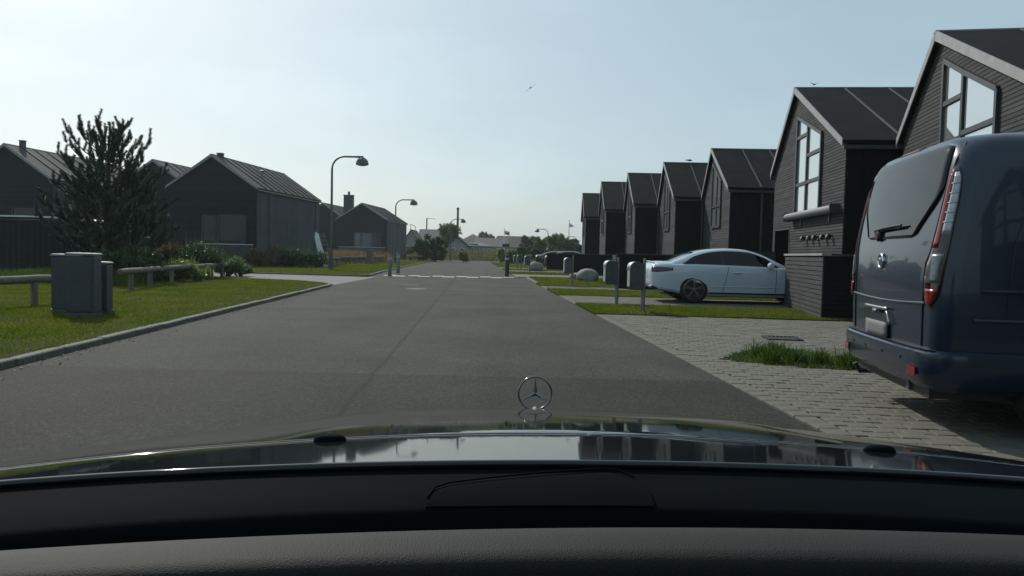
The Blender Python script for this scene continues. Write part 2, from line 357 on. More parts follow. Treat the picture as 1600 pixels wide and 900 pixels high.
def leaf_cloud(cent, rad, n, size, name, M, flat=1.0, shell=0.55):
    """leaf faces spread through overlapping clumps"""
    cent = np.array(cent, float); rad = np.array(rad, float)
    w = rad**2; idx = rng.choice(len(cent), n, p=w/w.sum())
    d = rng.normal(size=(n, 3)); d /= np.linalg.norm(d, axis=1)[:, None]
    rr = rad[idx]*(shell + (1-shell)*rng.uniform(0, 1, n)**0.6)*rng.uniform(0.55, 1.12, n)
    P = cent[idx] + d*rr[:, None]*np.array([1, 1, flat])
    a = rng.normal(size=(n, 3)); a /= np.linalg.norm(a, axis=1)[:, None]
    b = np.cross(a, rng.normal(size=(n, 3))); b /= np.linalg.norm(b, axis=1)[:, None]
    s = (size*rng.uniform(0.6, 1.4, n))[:, None]
    V = np.empty((n*4, 3)); V[0::4] = P - a*s; V[1::4] = P + b*s*0.45; V[2::4] = P + a*s; V[3::4] = P - b*s*0.45
    V[:, 2] = np.maximum(V[:, 2], 0.02)
    i = np.arange(n)*4; return np_mesh(name, V, np.stack([i, i+1, i+2, i+3], 1), M)

def LK(y): return -4.35 - 0.058*y        # left edge of the asphalt
def RK(y): return 2.43 - 0.050*y         # right edge of the asphalt

# ================================================================== SETTING
sheet('ground', [(-420, -60), (420, -60), (420, 640), (-420, 640)], -0.03, M_GROUND, 'rough grassy ground reaching to the horizon')
road_pts = [(LK(-8), -8), (RK(-8), -8)] + [(RK(y), y) for y in (10, 36)] + [(0.30, 38), (-0.05, 42), (-1.2, 67), (-2.6, 88), (-1.2, 93), (4, 95.5), (40, 97), (40, 104)] + \
    [(-6, 104), (-40, 105), (-40, 100), (-14, 99.5), (-10.2, 97), (-9.0, 92), (-8.6, 80), (-8.0, 61), (-6.97, 41.7), (-6.3, 33.5), (-5.95, 27)]
road = sheet('road', road_pts, 0.0, M_ASPH, 'grey asphalt road running straight ahead')

# side path, left
path_pts = [(-5.85, 25.3), (-5.95, 33.6), (-6.7, 33.55), (-11.8, 34.3), (-18, 37.0), (-30, 42), (-30, 38), (-18, 33.0), (-13, 30.1), (-9.5, 28.0), (-7.4, 27.2), (-6.3, 26.4)]
sheet('path', path_pts[:], 0.006, M_PATH, 'pale asphalt side path leaving the road to the left')
# raised verges, left
v1 = [(LK(y)-0.12, y) for y in (-2, 10, 24.6)] + [(-6.5, 26.3), (-7.5, 27.1), (-9.5, 27.9), (-13, 30.0), (-18, 32.9), (-30, 37.9), (-60, 40), (-60, -2)]
v2 = [(-6.45, 33.8), (-11.8, 34.5), (-18, 37.2), (-30, 42.2), (-70, 46), (-70, 99), (-10.6, 96.5), (-9.15, 92), (-8.75, 80), (-8.15, 61), (-7.1, 41.7)]
def slab(name, poly, z, M, label):
    b = MB(); b.prism(poly, lambda p, h: (p[0], p[1], h), -0.02, z); return kind(b.build(name, M), 'structure', label)
VZ = 0.062
slab('verge', v1[::-1], VZ, M_LAWN, 'grass verge left of the road nearest the car')
slab('verge', v2[::-1], VZ, M_LAWN, 'grass verge left of the road beyond the side path')

# kerb stones
def kerb_run(name, pts, label, w=0.13, h=0.07, L=0.9):
    root = thing(name, label, 'kerb'); del root['category']; root['kind'] = 'structure'
    P = [Vector((p[0], p[1], 0)) for p in pts]
    me = None
    seglens = [(P[i+1]-P[i]).length for i in range(len(P)-1)]; tot = sum(seglens); s = 0.0
    def pt(d):
        for i, sl in enumerate(seglens):
            if d <= sl or i == len(seglens)-1: return P[i] + (P[i+1]-P[i])*(d/sl)
            d -= sl
    b = MB(); b.box((0, 0, h/2-0.03), (L-0.014, w, h+0.06)); me = b.mesh('kerb_stone', M_KERB)
    k = 0
    while s + L <= tot + 0.3:
        p, q = pt(s), pt(min(s+L, tot)); c = (p+q)/2; d = q-p
        o = put('kerb_stone', me, root, 0.012, 1)
        o.location = c + Vector((random.uniform(-.004, .004), random.uniform(-.004, .004), random.uniform(-.006, .004)))
        o.rotation_euler = (random.uniform(-.012, .012), random.uniform(-.006, .006), math.atan2(d.y, d.x)); s += L
    return root
kerb_run('kerb', [(LK(y)-0.06, y) for y in (2, 10, 24.6)] + [(-6.1, 25.6), (-6.5, 26.2), (-7.5, 27.0), (-9.5, 27.85)], 'granite kerb along the near left verge')
kerb_run('kerb', [(-11.5, 34.35), (-6.9, 33.75), (-6.42, 34.2), (-7.04, 41.7), (-8.08, 61), (-8.68, 80), (-9.08, 92)], 'granite kerb along the far left verge', L=1.2)
kerb_run('kerb', [(RK(30)+0.08, 30), (RK(36)+0.1, 36.2), (0.72, 37.6), (1.5, 38.1)], 'low pale kerb beside the boulder verge', h=0.07)

# right hand side: driveways and verges as alternating bands  (y0,y1 at the road edge)
def band(y0, y1, x1=16.0, tilt=-0.10, x0=None):
    a = RK(y0) if x0 is None else x0; b = RK(y1) if x0 is None else x0
    return [(a+0.01, y0), (x1, y0+tilt*(x1-a)), (x1, y1+tilt*(x1-b)), (b+0.01, y1)]
drv = [(-1, 15.3), (18.4, 22.0), (25.6, 28.1), (38.3, 43.2), (48, 52.5), (57, 62)]
vrg = [(15.3, 18.4), (22.0, 25.6), (28.1, 38.3), (43.2, 48.0), (52.5, 57), (62, 88)]
names = ['nearest the van', 'under the pale coupe', 'just beyond the second mailbox', 'beyond the boulders', 'far along the row of houses', 'at the far end of the row of houses']
def edge(y): return RK(y) if y < 37 else (0.2 - 0.054*(y-38))
drive_obj = []
for i, (a, b) in enumerate(drv):
    pl = [(edge(a)+0.01, a), (16, a-0.10*13), (16, b-0.10*13), (edge(b)+0.01, b)]
    drive_obj.append(sheet('driveway', pl, 0.002 if i < 3 else 0.006, M_JOINT if i < 3 else M_DRIVE, 'concrete block driveway ' + names[i]))
vn = ['beside the two near mailboxes', 'behind the pale coupe', 'around the boulders', 'past the boulders', 'far along the houses', 'at the far road bend']
verge_poly = []
for i, (a, b) in enumerate(vrg):
    pl = [(edge(a)+0.02, a), (16, a-0.10*13), (16, b-0.10*13), (edge(b)+0.02, b)]
    if i == 2: pl[-1] = (0.75, 37.4); pl.insert(-1, (1.6, 38.1))
    verge_poly.append(pl); slab('verge', pl, 0.03, M_LAWN, 'flat grass strip ' + vn[i])

# concrete pavers, each a block with a chamfered top
def paver_mesh(w, d):
    b = MB(); x, y, c, z0, z1, z2 = w/2, d/2, 0.006, -0.01, 0.012, 0.017
    lv = [(z0, 0), (z1, 0), (z2, c)]; vv = []
    for z, e in lv: vv += [(-x+e, -y+e, z), (x-e, -y+e, z), (x-e, y-e, z), (-x+e, y-e, z)]
    fs = [(8, 9, 10, 11)] + [(k*4+i, k*4+(i+1) % 4, k*4+4+(i+1) % 4, k*4+4+i) for k in (0, 1) for i in range(4)]
    b.add(vv, fs); return b
PW, PD = 0.205, 0.155
pm = paver_mesh(PW-0.007, PD-0.007)
pme = pm.mesh('paver', M_PAVER)
PV = np.array(pm.v); PF = [f for f in pm.f]; tilt = -0.10
def pave(obj, y0, y1, xmax, nobj, hole=None):
    rows = []
    ny = int((y1-y0)/PD)+8
    for j in range(-8, ny):
        for i in range(0, int((xmax+1)/PW)+2):
            x = 0.6 + (i + 0.5*(j % 2))*PW; y = y0 + j*PD + tilt*(x-1.9) + 0.08
            ylo = y0 + tilt*(x-2.0); yhi = y1 + tilt*(x-2.0)
            if y < ylo+0.06 or y > yhi-0.06 or x < RK(y)+0.10 or x > xmax or y < 2.5: continue
            if hole and hole(x, y): continue
            rows.append((x, y))
    rows = np.array(rows)
    vis = []
    for k, (x, y) in enumerate(rows):
        u, v = proj(x, y, 0)
        inf = 0 < u < 1600 and v < 705 and not (u > 1335 and v < 600) and not (u > 1500)
        vis.append((0 if inf else 1, math.hypot(x, y), k))
    vis.sort(); sel = set(k for f_, d_, k in vis[:nobj])
    mb = MB(); ang = math.atan(tilt)
    def fit(x, y):
        lo = RK(y)+.178
        if x-PW/2 >= lo-.01: return x, 1.0
        hi = x+PW/2; w = hi-lo
        return (lo+hi)/2, max(.12, w/PW)
    for k, (x, y) in enumerate(rows):
        rz = ang + random.uniform(-.012, .012); z = random.uniform(-.003, .003)
        tx, ty = random.uniform(-.012, .012), random.uniform(-.012, .012)
        x, sx_ = fit(x, y)
        if k in sel:
            o = put('paver', pme, obj); o.location = (x, y, z); o.rotation_euler = (tx, ty, rz); o.scale = (sx_, 1, 1)
        else:
            T = Matrix.Translation((x, y, z)) @ Matrix.Rotation(rz, 4, 'Z') @ Matrix.Rotation(tx, 4, 'X') @ Matrix.Diagonal((sx_, 1, 1, 1))
            mb.add([T @ Vector(p) for p in pm.v], PF)
    if mb.v:
        o = mb.build('paver_field', M_PAVER, obj); stuff_part(o)
STRIP = [G(1128, 563), G(1190, 572), G(1372, 584), G(1420, 588), G(1425, 575), G(1340, 565), G(1250, 549), G(1195, 545), G(1150, 553)]
STRIP = [(p.x, p.y) for p in STRIP]
DR = G(1222, 531)
def hole(x, y):
    return bool(in_poly(np.array([x]), np.array([y]), STRIP)[0]) or (abs(x-DR.x) < 0.20 and abs(y-DR.y) < 0.22)
def border(obj, y0, y1):
    me = paver_mesh(.16, .198).mesh('paver', M_PAVER); y = y0
    while y < y1:
        o = put('border_paver', me, obj); o.location = (RK(y)+.092, y, random.uniform(-.002, .003)); o.rotation_euler = (0, 0, math.atan(.05)+random.uniform(-.01, .01)); y += .205
border(drive_obj[0], 3.2, 15.2); border(drive_obj[1], 18.5, 21.9); border(drive_obj[2], 25.7, 28.0)
pave(drive_obj[0], 1.0, 15.3, 10.5, 300, hole)
pave(drive_obj[1], 18.4, 22.0, 9.0, 0)
pave(drive_obj[2], 25.6, 28.1, 9.0, 0)

# drain grate in the driveway, small grates on the road
def grate(loc, w, d, label, rz=0.0):
    t = thing('drain_grate', label, 'drain', loc, rz)
    b = MB()
    for s_ in (-1, 1): b.box((0, s_*(d/2-.02), 0.014), (w, .04, .03)); b.box((s_*(w/2-.02), 0, 0.014), (.04, d-.08, .03))
    b.build('frame', M_BLACK, t)
    b2 = MB(); b2.box((0, 0, 0.0), (w-.085, d-.085, .008)); b2.build('sump', M_RUBBER, t)
    for k in range(7):
        q = MB(); q.box((-w/2+.04+(k+.5)*(w-.08)/7, 0, 0.014), (.02, d-.085, .018)); q.build('bar', M_LAMP, t)
grate((DR.x, DR.y, 0.006), 0.50, 0.50, 'dark iron drain grate set in the block driveway', -0.1)
g1 = G(640, 446)
t = thing('drain_grate', 'small iron gully grate in the asphalt before the painted line', 'drain', (g1.x, g1.y, 0.002), 0.05)
b = MB(); b.box((0, 0, 0.004), (.55, .40, .008)); b.build('frame', M_BLACK, t)
for k in range(5):
    q = MB(); q.box((-.2+k*.1, 0, 0.011), (.035, .34, .006)); q.build('bar', M_LAMP, t)
g1 = G(650, 451.5)
b = MB(); b.lathe([(0.01, 0.005), (0.33, 0.005), (0.33, 0.002)][::-1], 24, (g1.x, g1.y, 0)); tag(b.build('manhole_cover', M_PATH), 'pale round manhole cover in the asphalt before the painted line', 'manhole')

# staggered painted squares across the road
pa, pb = G(597, 430.5), G(804, 434)
NSQ = 11
for k in range(NSQ):
    c0, c1 = pa.lerp(pb, k/NSQ), pa.lerp(pb, (k+1)/NSQ); off = 0.42 if k % 2 == 0 else -0.42
    b = MB(); w = 0.36
    b.add([(c0.x+.02, c0.y+off-w, .004), (c1.x-.02, c1.y+off-w, .004), (c1.x-.02, c1.y+off+w, .004), (c0.x+.02, c0.y+off+w, .004)], [(0, 1, 2, 3)])
    o = b.build('road_marking', M_PAINT); kind(o, 'structure', 'white painted block of the staggered line across the road')

# ------------------------------------------------------------------ grass
def grass(name, polys, dens, h, w, M, label, lean=0.8, z=VZ, keep=None):
    P = []
    for poly, dn in zip(polys, dens):
        xs = [p[0] for p in poly]; ys = [p[1] for p in poly]
        n = int((max(xs)-min(xs))*(max(ys)-min(ys))*dn); x, y = scatter(poly, n)
        if keep is not None: k = keep(x, y); x, y = x[k], y[k]
        P.append(np.stack([x, y, np.full(len(x), z-0.004)], 1))
    P = np.concatenate(P); me = blades(P, h, w, lean, name, M); o = put(name, me); kind(o, 'stuff', label); o['category'] = 'grass'; return o
def patchy(x, y):
    s = np.sin(x*2.1+np.sin(y*1.3)*1.7)+np.sin(y*2.7+x*.9)+np.sin(x*5.3-y*4.1)*.6
    edge_d = (LK(y)-0.12) - x
    p = np.clip(0.74+0.2*s, 0.35, 1)*np.clip(0.22+edge_d*0.6, 0.2, 1)
    return rng.uniform(0, 1, len(x)) < p
near = [(LK(5)-.2, 5), (LK(14)-.2, 14), (-11.5, 14), (-9.2, 5)]
mid = [(LK(14)-.2, 14), (LK(25)-.2, 25), (-7.5, 26.8), (-10, 27.9), (-19, 27.9), (-12, 14)]
far = [(-13, 30.2), (-10, 28.2), (-20, 28), (-30, 30), (-28, 36)]
grass('grass', [near, mid, far], [2600, 1500, 300], 0.042, 0.010, M_GRASS, 'short mown grass on the near left verge', keep=patchy)
grass('grass', [[(-6.7, 34.2), (-7.2, 41.7), (-8.2, 61), (-8.9, 90), (-16, 90), (-24, 60), (-20, 38.5), (-12, 35)]], [120], 0.07, 0.028, M_GRASS, 'short mown grass on the left verge beyond the path')
grass('grass', [verge_poly[0]], [1900], 0.05, 0.010, M_GRASS, 'short grass strip beside the near mailboxes', z=0.03, keep=lambda x, y: (x < 7) & (rng.uniform(0, 1, len(x)) < np.clip(0.75+.3*np.sin(x*3+y*5), .3, 1)))
grass('grass', [verge_poly[1]], [700], 0.06, 0.014, M_GRASS, 'short grass strip behind the pale coupe', z=0.03, keep=lambda x, y: x < 8)
grass('grass', [verge_poly[2]], [260], 0.06, 0.02, M_GRASS, 'short grass around the boulders', z=0.03, keep=lambda x, y: x < 8)
grass('grass', [verge_poly[3], verge_poly[4], verge_poly[5]], [120, 90, 40], 0.07, 0.03, M_GRASS, 'short grass strips far along the houses', z=0.03, keep=lambda x, y: x < 8)
# ragged fringe hanging over the kerb
yk = rng.uniform(4, 24.6, 5200); xk = LK(yk)-0.13+rng.normal(size=5200)*.018; kk = np.sin(yk*3.1)+np.sin(yk*7.7+1)+rng.normal(size=5200)*.6 > -.3
o = put('kerb_fringe', blades(np.stack([xk[kk], yk[kk], np.full(int(kk.sum()), VZ-.01)], 1), .055, .010, 1.3, 'kerb_fringe', M_GRASS)); kind(o, 'stuff', 'ragged fringe of grass hanging over the left kerb'); o['category'] = 'grass'
# overgrown strip between the two driveways
x, y = scatter(STRIP, 8000); cx = (x-STRIP[0][0])
dm = np.clip(np.sin(x*7)*.3+np.sin(x*3.1+1)*.3+0.75, .35, 1.2)
hP = np.stack([x, y, np.zeros(len(x))], 1)
me = blades(hP, 0.068, 0.009, 1.3, 'grass_tufts', M_TUFT)
o = put('grass_tufts', me); kind(o, 'stuff', 'overgrown tufts of long grass between the driveway blocks'); o['category'] = 'grass'
hq = []
for k in range(9):
    c = STRIP[0][0]+0.5+random.random()*1.0; yy = [p[1] for p in STRIP]; c2 = random.uniform(min(yy)+.3, max(yy)-.5)
    if not in_poly(np.array([c]), np.array([c2]), STRIP)[0]: continue
    q = rng.normal(size=(110, 2))*0.06; hq.append(np.stack([c+q[:, 0], c2+q[:, 1], np.zeros(110)], 1))
if hq:
    o = put('grass_tufts', blades(np.concatenate(hq), 0.25, 0.010, 1.0, 'grass_tufts', M_TUFT)); kind(o, 'stuff', 'tall seeding grass tufts in the driveway strip'); o['category'] = 'grass'
# weeds growing out of the paver joints
x = rng.uniform(2.2, 7, 500); y = rng.uniform(5, 14.5, 500)
k = x > RK(y)+.1; x, y = x[k], y[k]; jy = np.round((y-1)/PD)*PD
o = put('joint_moss', blades(np.stack([x, y, np.full(len(x), .004)], 1), 0.03, 0.012, 1.0, 'joint_moss', M_TUFT)); kind(o, 'stuff', 'sparse moss and weeds between driveway blocks'); o['category'] = 'weeds'

# dead leaves and grit along the kerb and on the driveway
n_ = 420; y = rng.uniform(5, 24, n_); x = LK(y)+np.abs(rng.normal(size=n_))*.22+.03
x2 = rng.uniform(2.4, 7.5, 160); y2 = rng.uniform(5, 14.8, 160); k = x2 > RK(y2)+.1
P = np.concatenate([np.stack([x, y], 1), np.stack([x2[k], y2[k]], 1)]); zz = np.concatenate([np.full(n_, .006), np.full(int(k.sum()), .024)])
m_ = len(P); a = rng.uniform(0, 6.28, m_); sz = rng.uniform(.010, .028, m_); V = np.empty((m_*4, 3))
for q_, (ca, sc, up_) in enumerate(((0, 1, .0), (1.57, .5, .006), (3.14, 1, .002), (4.71, .5, .009))):
    V[q_::4, 0] = P[:, 0]+np.cos(a+ca)*sz*sc; V[q_::4, 1] = P[:, 1]+np.sin(a+ca)*sz*sc; V[q_::4, 2] = zz+up_
i_ = np.arange(m_)*4
o = put('leaf_litter', np_mesh('leaf_litter', V, np.stack([i_, i_+1, i_+2, i_+3], 1), mat('dead_leaf', (.07, .05, .03), .8, island=.5))); kind(o, 'stuff', 'scattered dead leaves along the kerb and driveway'); o['category'] = 'leaves'

# ================================================================== HOUSES
def interval_sub(a, b, cuts):
    out = [(a, b)]
    for c0, c1 in cuts:
        nx = []
        for p, q in out:
            if c1 <= p or c0 >= q: nx.append((p, q)); continue
            if c0 > p: nx.append((p, c0))
            if c1 < q: nx.append((c1, q))
        out = nx
    return [(p, q) for p, q in out if q-p > 0.03]
def poly_span(poly, z):
    ys = []
    for i in range(len(poly)):
        (y1, z1), (y2, z2) = poly[i], poly[(i+1) % len(poly)]
        if (z1 > z) != (z2 > z): ys.append(y1+(z-z1)/(z2-z1)*(y2-y1))
    return (min(ys), max(ys)) if len(ys) >= 2 else None
def window(parent, outer, panes, bars, fw=0.09, x=-0.03, name='window', gm=None, fm=None):
    b = MB(); n = len(outer)
    for i in range(n):
        p, q = outer[i], outer[(i+1) % n]; b.bar((x-.02, *p), (x-.02, *q), fw, .09, (1, 0, 0))
    for p, q in bars: b.bar((x-.015, *p), (x-.015, *q), fw, .075, (1, 0, 0))
    w = b.build(name, fm or M_FRAME, parent)
    for pl in panes:
        g = MB(); g.prism(pl, lambda p, h: (h, p[0], p[1]), x-.012, x+.004); g.build('pane', gm or M_GLASS, w)
    return w
def house(origin, rz, W, L, ze, za, label, wins=(), doors=(), side='black', roofm=None, seamm=None, cladm=None, board=0.075, group=None, pipe=(1.5,), seam_step=1.05, trim=None, frontclad=True, chim=None, ya=0.5, cat='house', barge_w=0.16, name='timber_house', zn=None, gm=None, seam_w=1.0, sidem=None, wfm=None):
    t = thing(name, label, cat, (origin[0], origin[1], 0), rz, group)
    roofm = roofm or M_ROOF; seamm = seamm or M_SEAM; cladm = cladm or M_CLAD; trim = trim or M_BARGE
    A = W*ya; zn = ze if zn is None else zn
    prof = [(0, -.02), (W, -.02), (W, ze), (A, za), (0, zn)]
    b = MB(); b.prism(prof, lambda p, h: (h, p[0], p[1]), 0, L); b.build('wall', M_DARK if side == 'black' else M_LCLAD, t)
    if frontclad:
        c = MB(); z = 0.05
        openings = [w[0] for w in wins] + [[(d[0], -1), (d[1], -1), (d[1], d[2]), (d[0], d[2])] for d in doors]
        while z < za-.1:
            zm = z+board/2
            y0 = 0.0 if zm < zn else A*(zm-zn)/(za-zn); y1 = W if zm < ze else W-(W-A)*(zm-ze)/(za-ze)
            cuts = [s_ for s_ in (poly_span(o_, zm) for o_ in openings) if s_]
            for p, q in interval_sub(y0, y1, cuts): c.bx((-.03-random.random()*.004, p, z), (-.003, q, z+board-.012))
            z += board
        o = c.build('cladding', cladm, t); stuff_part(o)
    # vertical dark boards on the long wall that faces the viewer
    c = MB(); xx = 0.02
    while xx < L-.3:
        c.bx((xx, -.022-random.random()*.003, .04), (xx+.34, -.003, zn-.03)); xx += .36
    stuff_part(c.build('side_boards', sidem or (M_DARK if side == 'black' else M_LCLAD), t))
    # roof slabs
    oh, th = 0.14, 0.16
    for sgn, (ya_, yb_, zz_) in ((0, (A, 0.0, zn)), (1, (A, W, ze))):
        d = Vector((0, yb_-ya_, zz_-za)).normalized(); nrm = Vector((0, -d.z, d.y)); nrm = nrm if nrm.z > 0 else -nrm
        e = Vector((0, yb_, zz_)) + d*0.12; a_ = Vector((0, ya_, za))
        r_ = MB(); ps = []
        for X in (-oh, L+oh):
            o_ = Vector((X, 0, 0)); ps += [o_+a_+nrm*.012, o_+e+nrm*.012, o_+e+nrm*(th*.6), o_+a_+nrm*(th*.6)+Vector((0, 0, .02))]
        r_.add(ps, [(0, 1, 2, 3), (7, 6, 5, 4), (0, 4, 5, 1), (1, 5, 6, 2), (2, 6, 7, 3), (3, 7, 4, 0)])
        ro = r_.build('roof', roofm, t)
        nS = int(L/seam_step); ln = (e-a_).length
        sm = MB(); mid_ = (a_+e)/2 + nrm*(th*.6+.012); sm.bar((0, mid_.y-d.y*(ln/2-.03), mid_.z-d.z*(ln/2-.03)), (0, mid_.y+d.y*(ln/2-.02), mid_.z+d.z*(ln/2-.02)), .045*seam_w, .05*seam_w, tuple(nrm))
        sme = sm.mesh('seam', seamm)
        for k in range(1, nS+1):
            so = put('seam', sme, ro); so.location = (k*L/(nS+1), 0, 0)
        for X in (-oh-.025, L+oh+.003):
            q = MB(); p0 = a_+nrm*.02; p1 = e+nrm*.02
            q.prism([(p0.y, p0.z-barge_w*.5), (p1.y, p1.z-barge_w*.4), (p1.y, p1.z+.10), (p0.y, p0.z+.115)], lambda p, h: (h, p[0], p[1]), X, X+.022); q.build('bargeboard', trim, t)
        gt = MB(); gt.bx((-oh, (-.19 if sgn == 0 else W+.10), zz_-.17), (L+oh, (-.10 if sgn == 0 else W+.19), zz_-.085)); gt.build('gutter', M_FRAME if side == 'black' else M_LAMP, t)
    rc = MB(); rc.bar((-oh-.03, A, za+.10), (L+oh+.03, A, za+.10), .16, .035); rc.build('ridge_cap', trim, t)
    for xp in pipe:
        p = MB(); p.tube([(xp, -.075, .05), (xp, -.075, zn-.12)], .04, 8); p.build('downpipe', M_SEAM if side == 'black' else M_LAMP, t, 40)
    for w in wins: window(t, *w, gm=gm, fm=wfm)
    for d in doors:
        q = MB(); q.bx((-.02, d[0]+.04, .02), (.01, d[1]-.04, d[2]-.04)); dd = q.build('door', M_PIT, t)  # black colour puts the shade of the recess onto the door panel
        fr = MB(); fr.bx((-.045, d[0], 0), (.0, d[0]+.06, d[2])); fr.bx((-.045, d[1]-.06, 0), (.0, d[1], d[2])); fr.bx((-.046, d[0]+.06, d[2]-.06), (.0, d[1]-.06, d[2])); fr.build('frame', M_FRAME, dd)
        h = MB(); h.bar((-.06, d[0]+.16, 1.05), (-.06, d[0]+.28, 1.05), .02, .025); h.build('handle', M_STEEL, dd)
    if chim:
        for cx_, cy_, ch, cs in chim:
            q = MB(); q.bx((cx_-cs/2, cy_-cs/2, za-.45), (cx_+cs/2, cy_+cs/2, za+ch)); c_ = q.build('chimney', M_SEAM, t)
            q = MB(); q.bx((cx_-cs/2-.03, cy_-cs/2-.03, za+ch+.002), (cx_+cs/2+.03, cy_+cs/2+.03, za+ch+.05)); q.build('cap', M_LAMP, c_)
    return t
def tall_window(ym, s=1.0, zb=2.47, top_far=5.2, top_near=4.4, yn=1.87, yf=4.26):
    # trapezoid light under the roof slope, split in 2 columns and 3 rows
    o = [(yn, zb), (yf, zb), (yf, top_far), (yn, top_near)]
    def zt(y): return top_near + (top_far-top_near)*(y-yn)/(yf-yn)
    rows = (3.28, 4.0)
    P = [[(yn, zb), (ym, zb), (ym, rows[0]), (yn, rows[0])], [(ym, zb), (yf, zb), (yf, rows[0]), (ym, rows[0])],
         [(yn, rows[0]), (ym, rows[0]), (ym, rows[1]), (yn, rows[1])], [(ym, rows[0]), (yf, rows[0]), (yf, 4.6), (ym, min(4.6, zt(ym)-.05))],
         [(yn, rows[1]), (ym, rows[1]), (ym, zt(ym)), (yn, top_near)], [(ym, min(4.6, zt(ym)-.05)), (yf, 4.6), (yf, top_far), (ym, zt(ym))]]
    B = [((ym, zb), (ym, zt(ym))), ((yn, rows[0]), (yf, rows[0])), ((yn, rows[1]), (ym, rows[1])), ((ym, min(4.6, zt(ym)-.05)), (yf, 4.6))]
    return (o, P, B)
def hd(n, f): return -math.atan2(f[0]-n[0], f[1]-n[1])
# H2, with the awning
n2, f2 = (7.6, 17.7), (8.35, 24.66)
H2 = house(n2, hd(n2, f2), 7.0, 9.5, 3.9, 5.97, 'dark timber house with grey gable, tall window and awning, behind the coupe', wins=[tall_window(3.2)], doors=[(4.85, 6.75, 2.13)], group='timber houses in the right hand row', pipe=(2.1,), seam_step=1.35, ya=.635)
aw = MB(); aw.tube([(-.20, .22, 2.40), (-.20, 4.62, 2.40)], .095, 16); a_ = aw.build('awning', M_FABRIC, H2, 40)
for yy in (.2, 4.6):
    q = MB(); q.box((-.17, yy, 2.40), (.26, .05, .24)); q.build('end_cap', M_FRAME, a_, bevel=.03)
for yy in (1.0, 3.6):
    q = MB(); q.box((-.04, yy, 2.22), (.06, .08, .2)); q.build('bracket', M_FRAME, a_)
for k, yy in enumerate((.75, 1.25, 1.95, 2.45, 3.05)):
    q = MB(); q.tube([(-.03, yy, 1.78), (-.10, yy, 1.79)], .022, 8); q.lathe([(.05, 0), (.075, .03), (.06, .09), (.03, .12)], 12, (-.13, yy, 1.70)); q.build('wall_spotlight', M_BLACK, H2, 40)
# H1, behind the van
n1, f1 = (7.363, 10.626), (8.564, 17.0)
w1 = ([(1.69, 2.5), (4.10, 2.5), (4.10, 5.0), (3.15, 4.58), (1.69, 3.97)],
      [[(3.22, 2.5), (4.10, 2.5), (4.10, 3.40), (3.22, 3.40)], [(3.22, 3.40), (4.10, 3.40), (4.10, 4.18), (3.22, 4.18)], [(3.22, 4.18), (4.10, 4.18), (4.10, 5.0), (3.22, 4.61)],
       [(1.69, 2.5), (3.06, 2.5), (3.06, 3.5), (1.69, 3.5)], [(1.69, 3.5), (3.06, 3.5), (3.06, 4.54), (1.69, 3.97)]],
      [((3.14, 2.5), (3.14, 4.57)), ((3.14, 3.42), (4.10, 3.42)), ((3.14, 4.17), (4.10, 4.17)), ((1.69, 3.49), (3.14, 3.49))])
H1 = house(n1, hd(n1, f1), 6.486, 9.0, 3.88, 5.52, 'dark timber house with grey gable and slanted window behind the parked van', wins=[w1], group='timber houses in the right hand row', pipe=(3.0,), seam_step=1.5, ya=4.4/6.486, zn=3.62, barge_w=.17)
for nb_, lb_ in (((6.75, 0.6), 'unseen timber house added beside the van to darken its near side'), ((6.3, -9.2), 'unseen timber house added behind the viewer to darken the van side')):  # unseen houses added so the van's side mirrors something dark
    fb_ = (nb_[0]+.62, nb_[1]+6.9)
    house(nb_, hd(nb_, fb_), 6.93, 9.0, 3.9, 5.97, lb_, wins=[tall_window(3.2)], doors=[(4.85, 6.75, 2.13)], group='timber houses in the right hand row', pipe=(2.1,), seam_step=1.5, ya=.635)
# H3..H7
lab = ['dark timber house with tall gable window, next beyond the awning house', 'narrow dark timber house whose ridge a bird sits on', 'dark timber house in the middle of the right row, fourth back from van', 'dark timber house second from the far end of the right row', 'farthest dark timber house at the end of the right row']
for i, (px, py) in enumerate([(8.39, 32.5), (7.39, 37.6), (6.42, 42.8), (5.57, 48.2), (5.25, 57.5)]):
    Wd = 4.8; th_ = R(2.5); d = Vector((math.sin(th_), math.cos(th_)))
    nn = (px-d.x*Wd*.65, py-d.y*Wd*.65)
    house(nn, -th_, Wd, 10.0, 3.85, 5.66, lab[i], wins=[([(1.45, 2.45), (3.05, 2.45), (3.05, 5.1), (1.45, 4.25)],
          [[(1.45, 2.45), (2.2, 2.45), (2.2, 3.3), (1.45, 3.3)], [(2.2, 2.45), (3.05, 2.45), (3.05, 3.3), (2.2, 3.3)], [(1.45, 3.3), (2.2, 3.3), (2.2, 4.65), (1.45, 4.25)], [(2.2, 3.3), (3.05, 3.3), (3.05, 5.1), (2.2, 4.65)]],
          [((2.2, 2.45), (2.2, 4.65)), ((1.45, 3.3), (3.05, 3.3))])], ya=.65, group='timber houses in the right hand row', pipe=(1.15,), seam_step=1.25, board=.1)

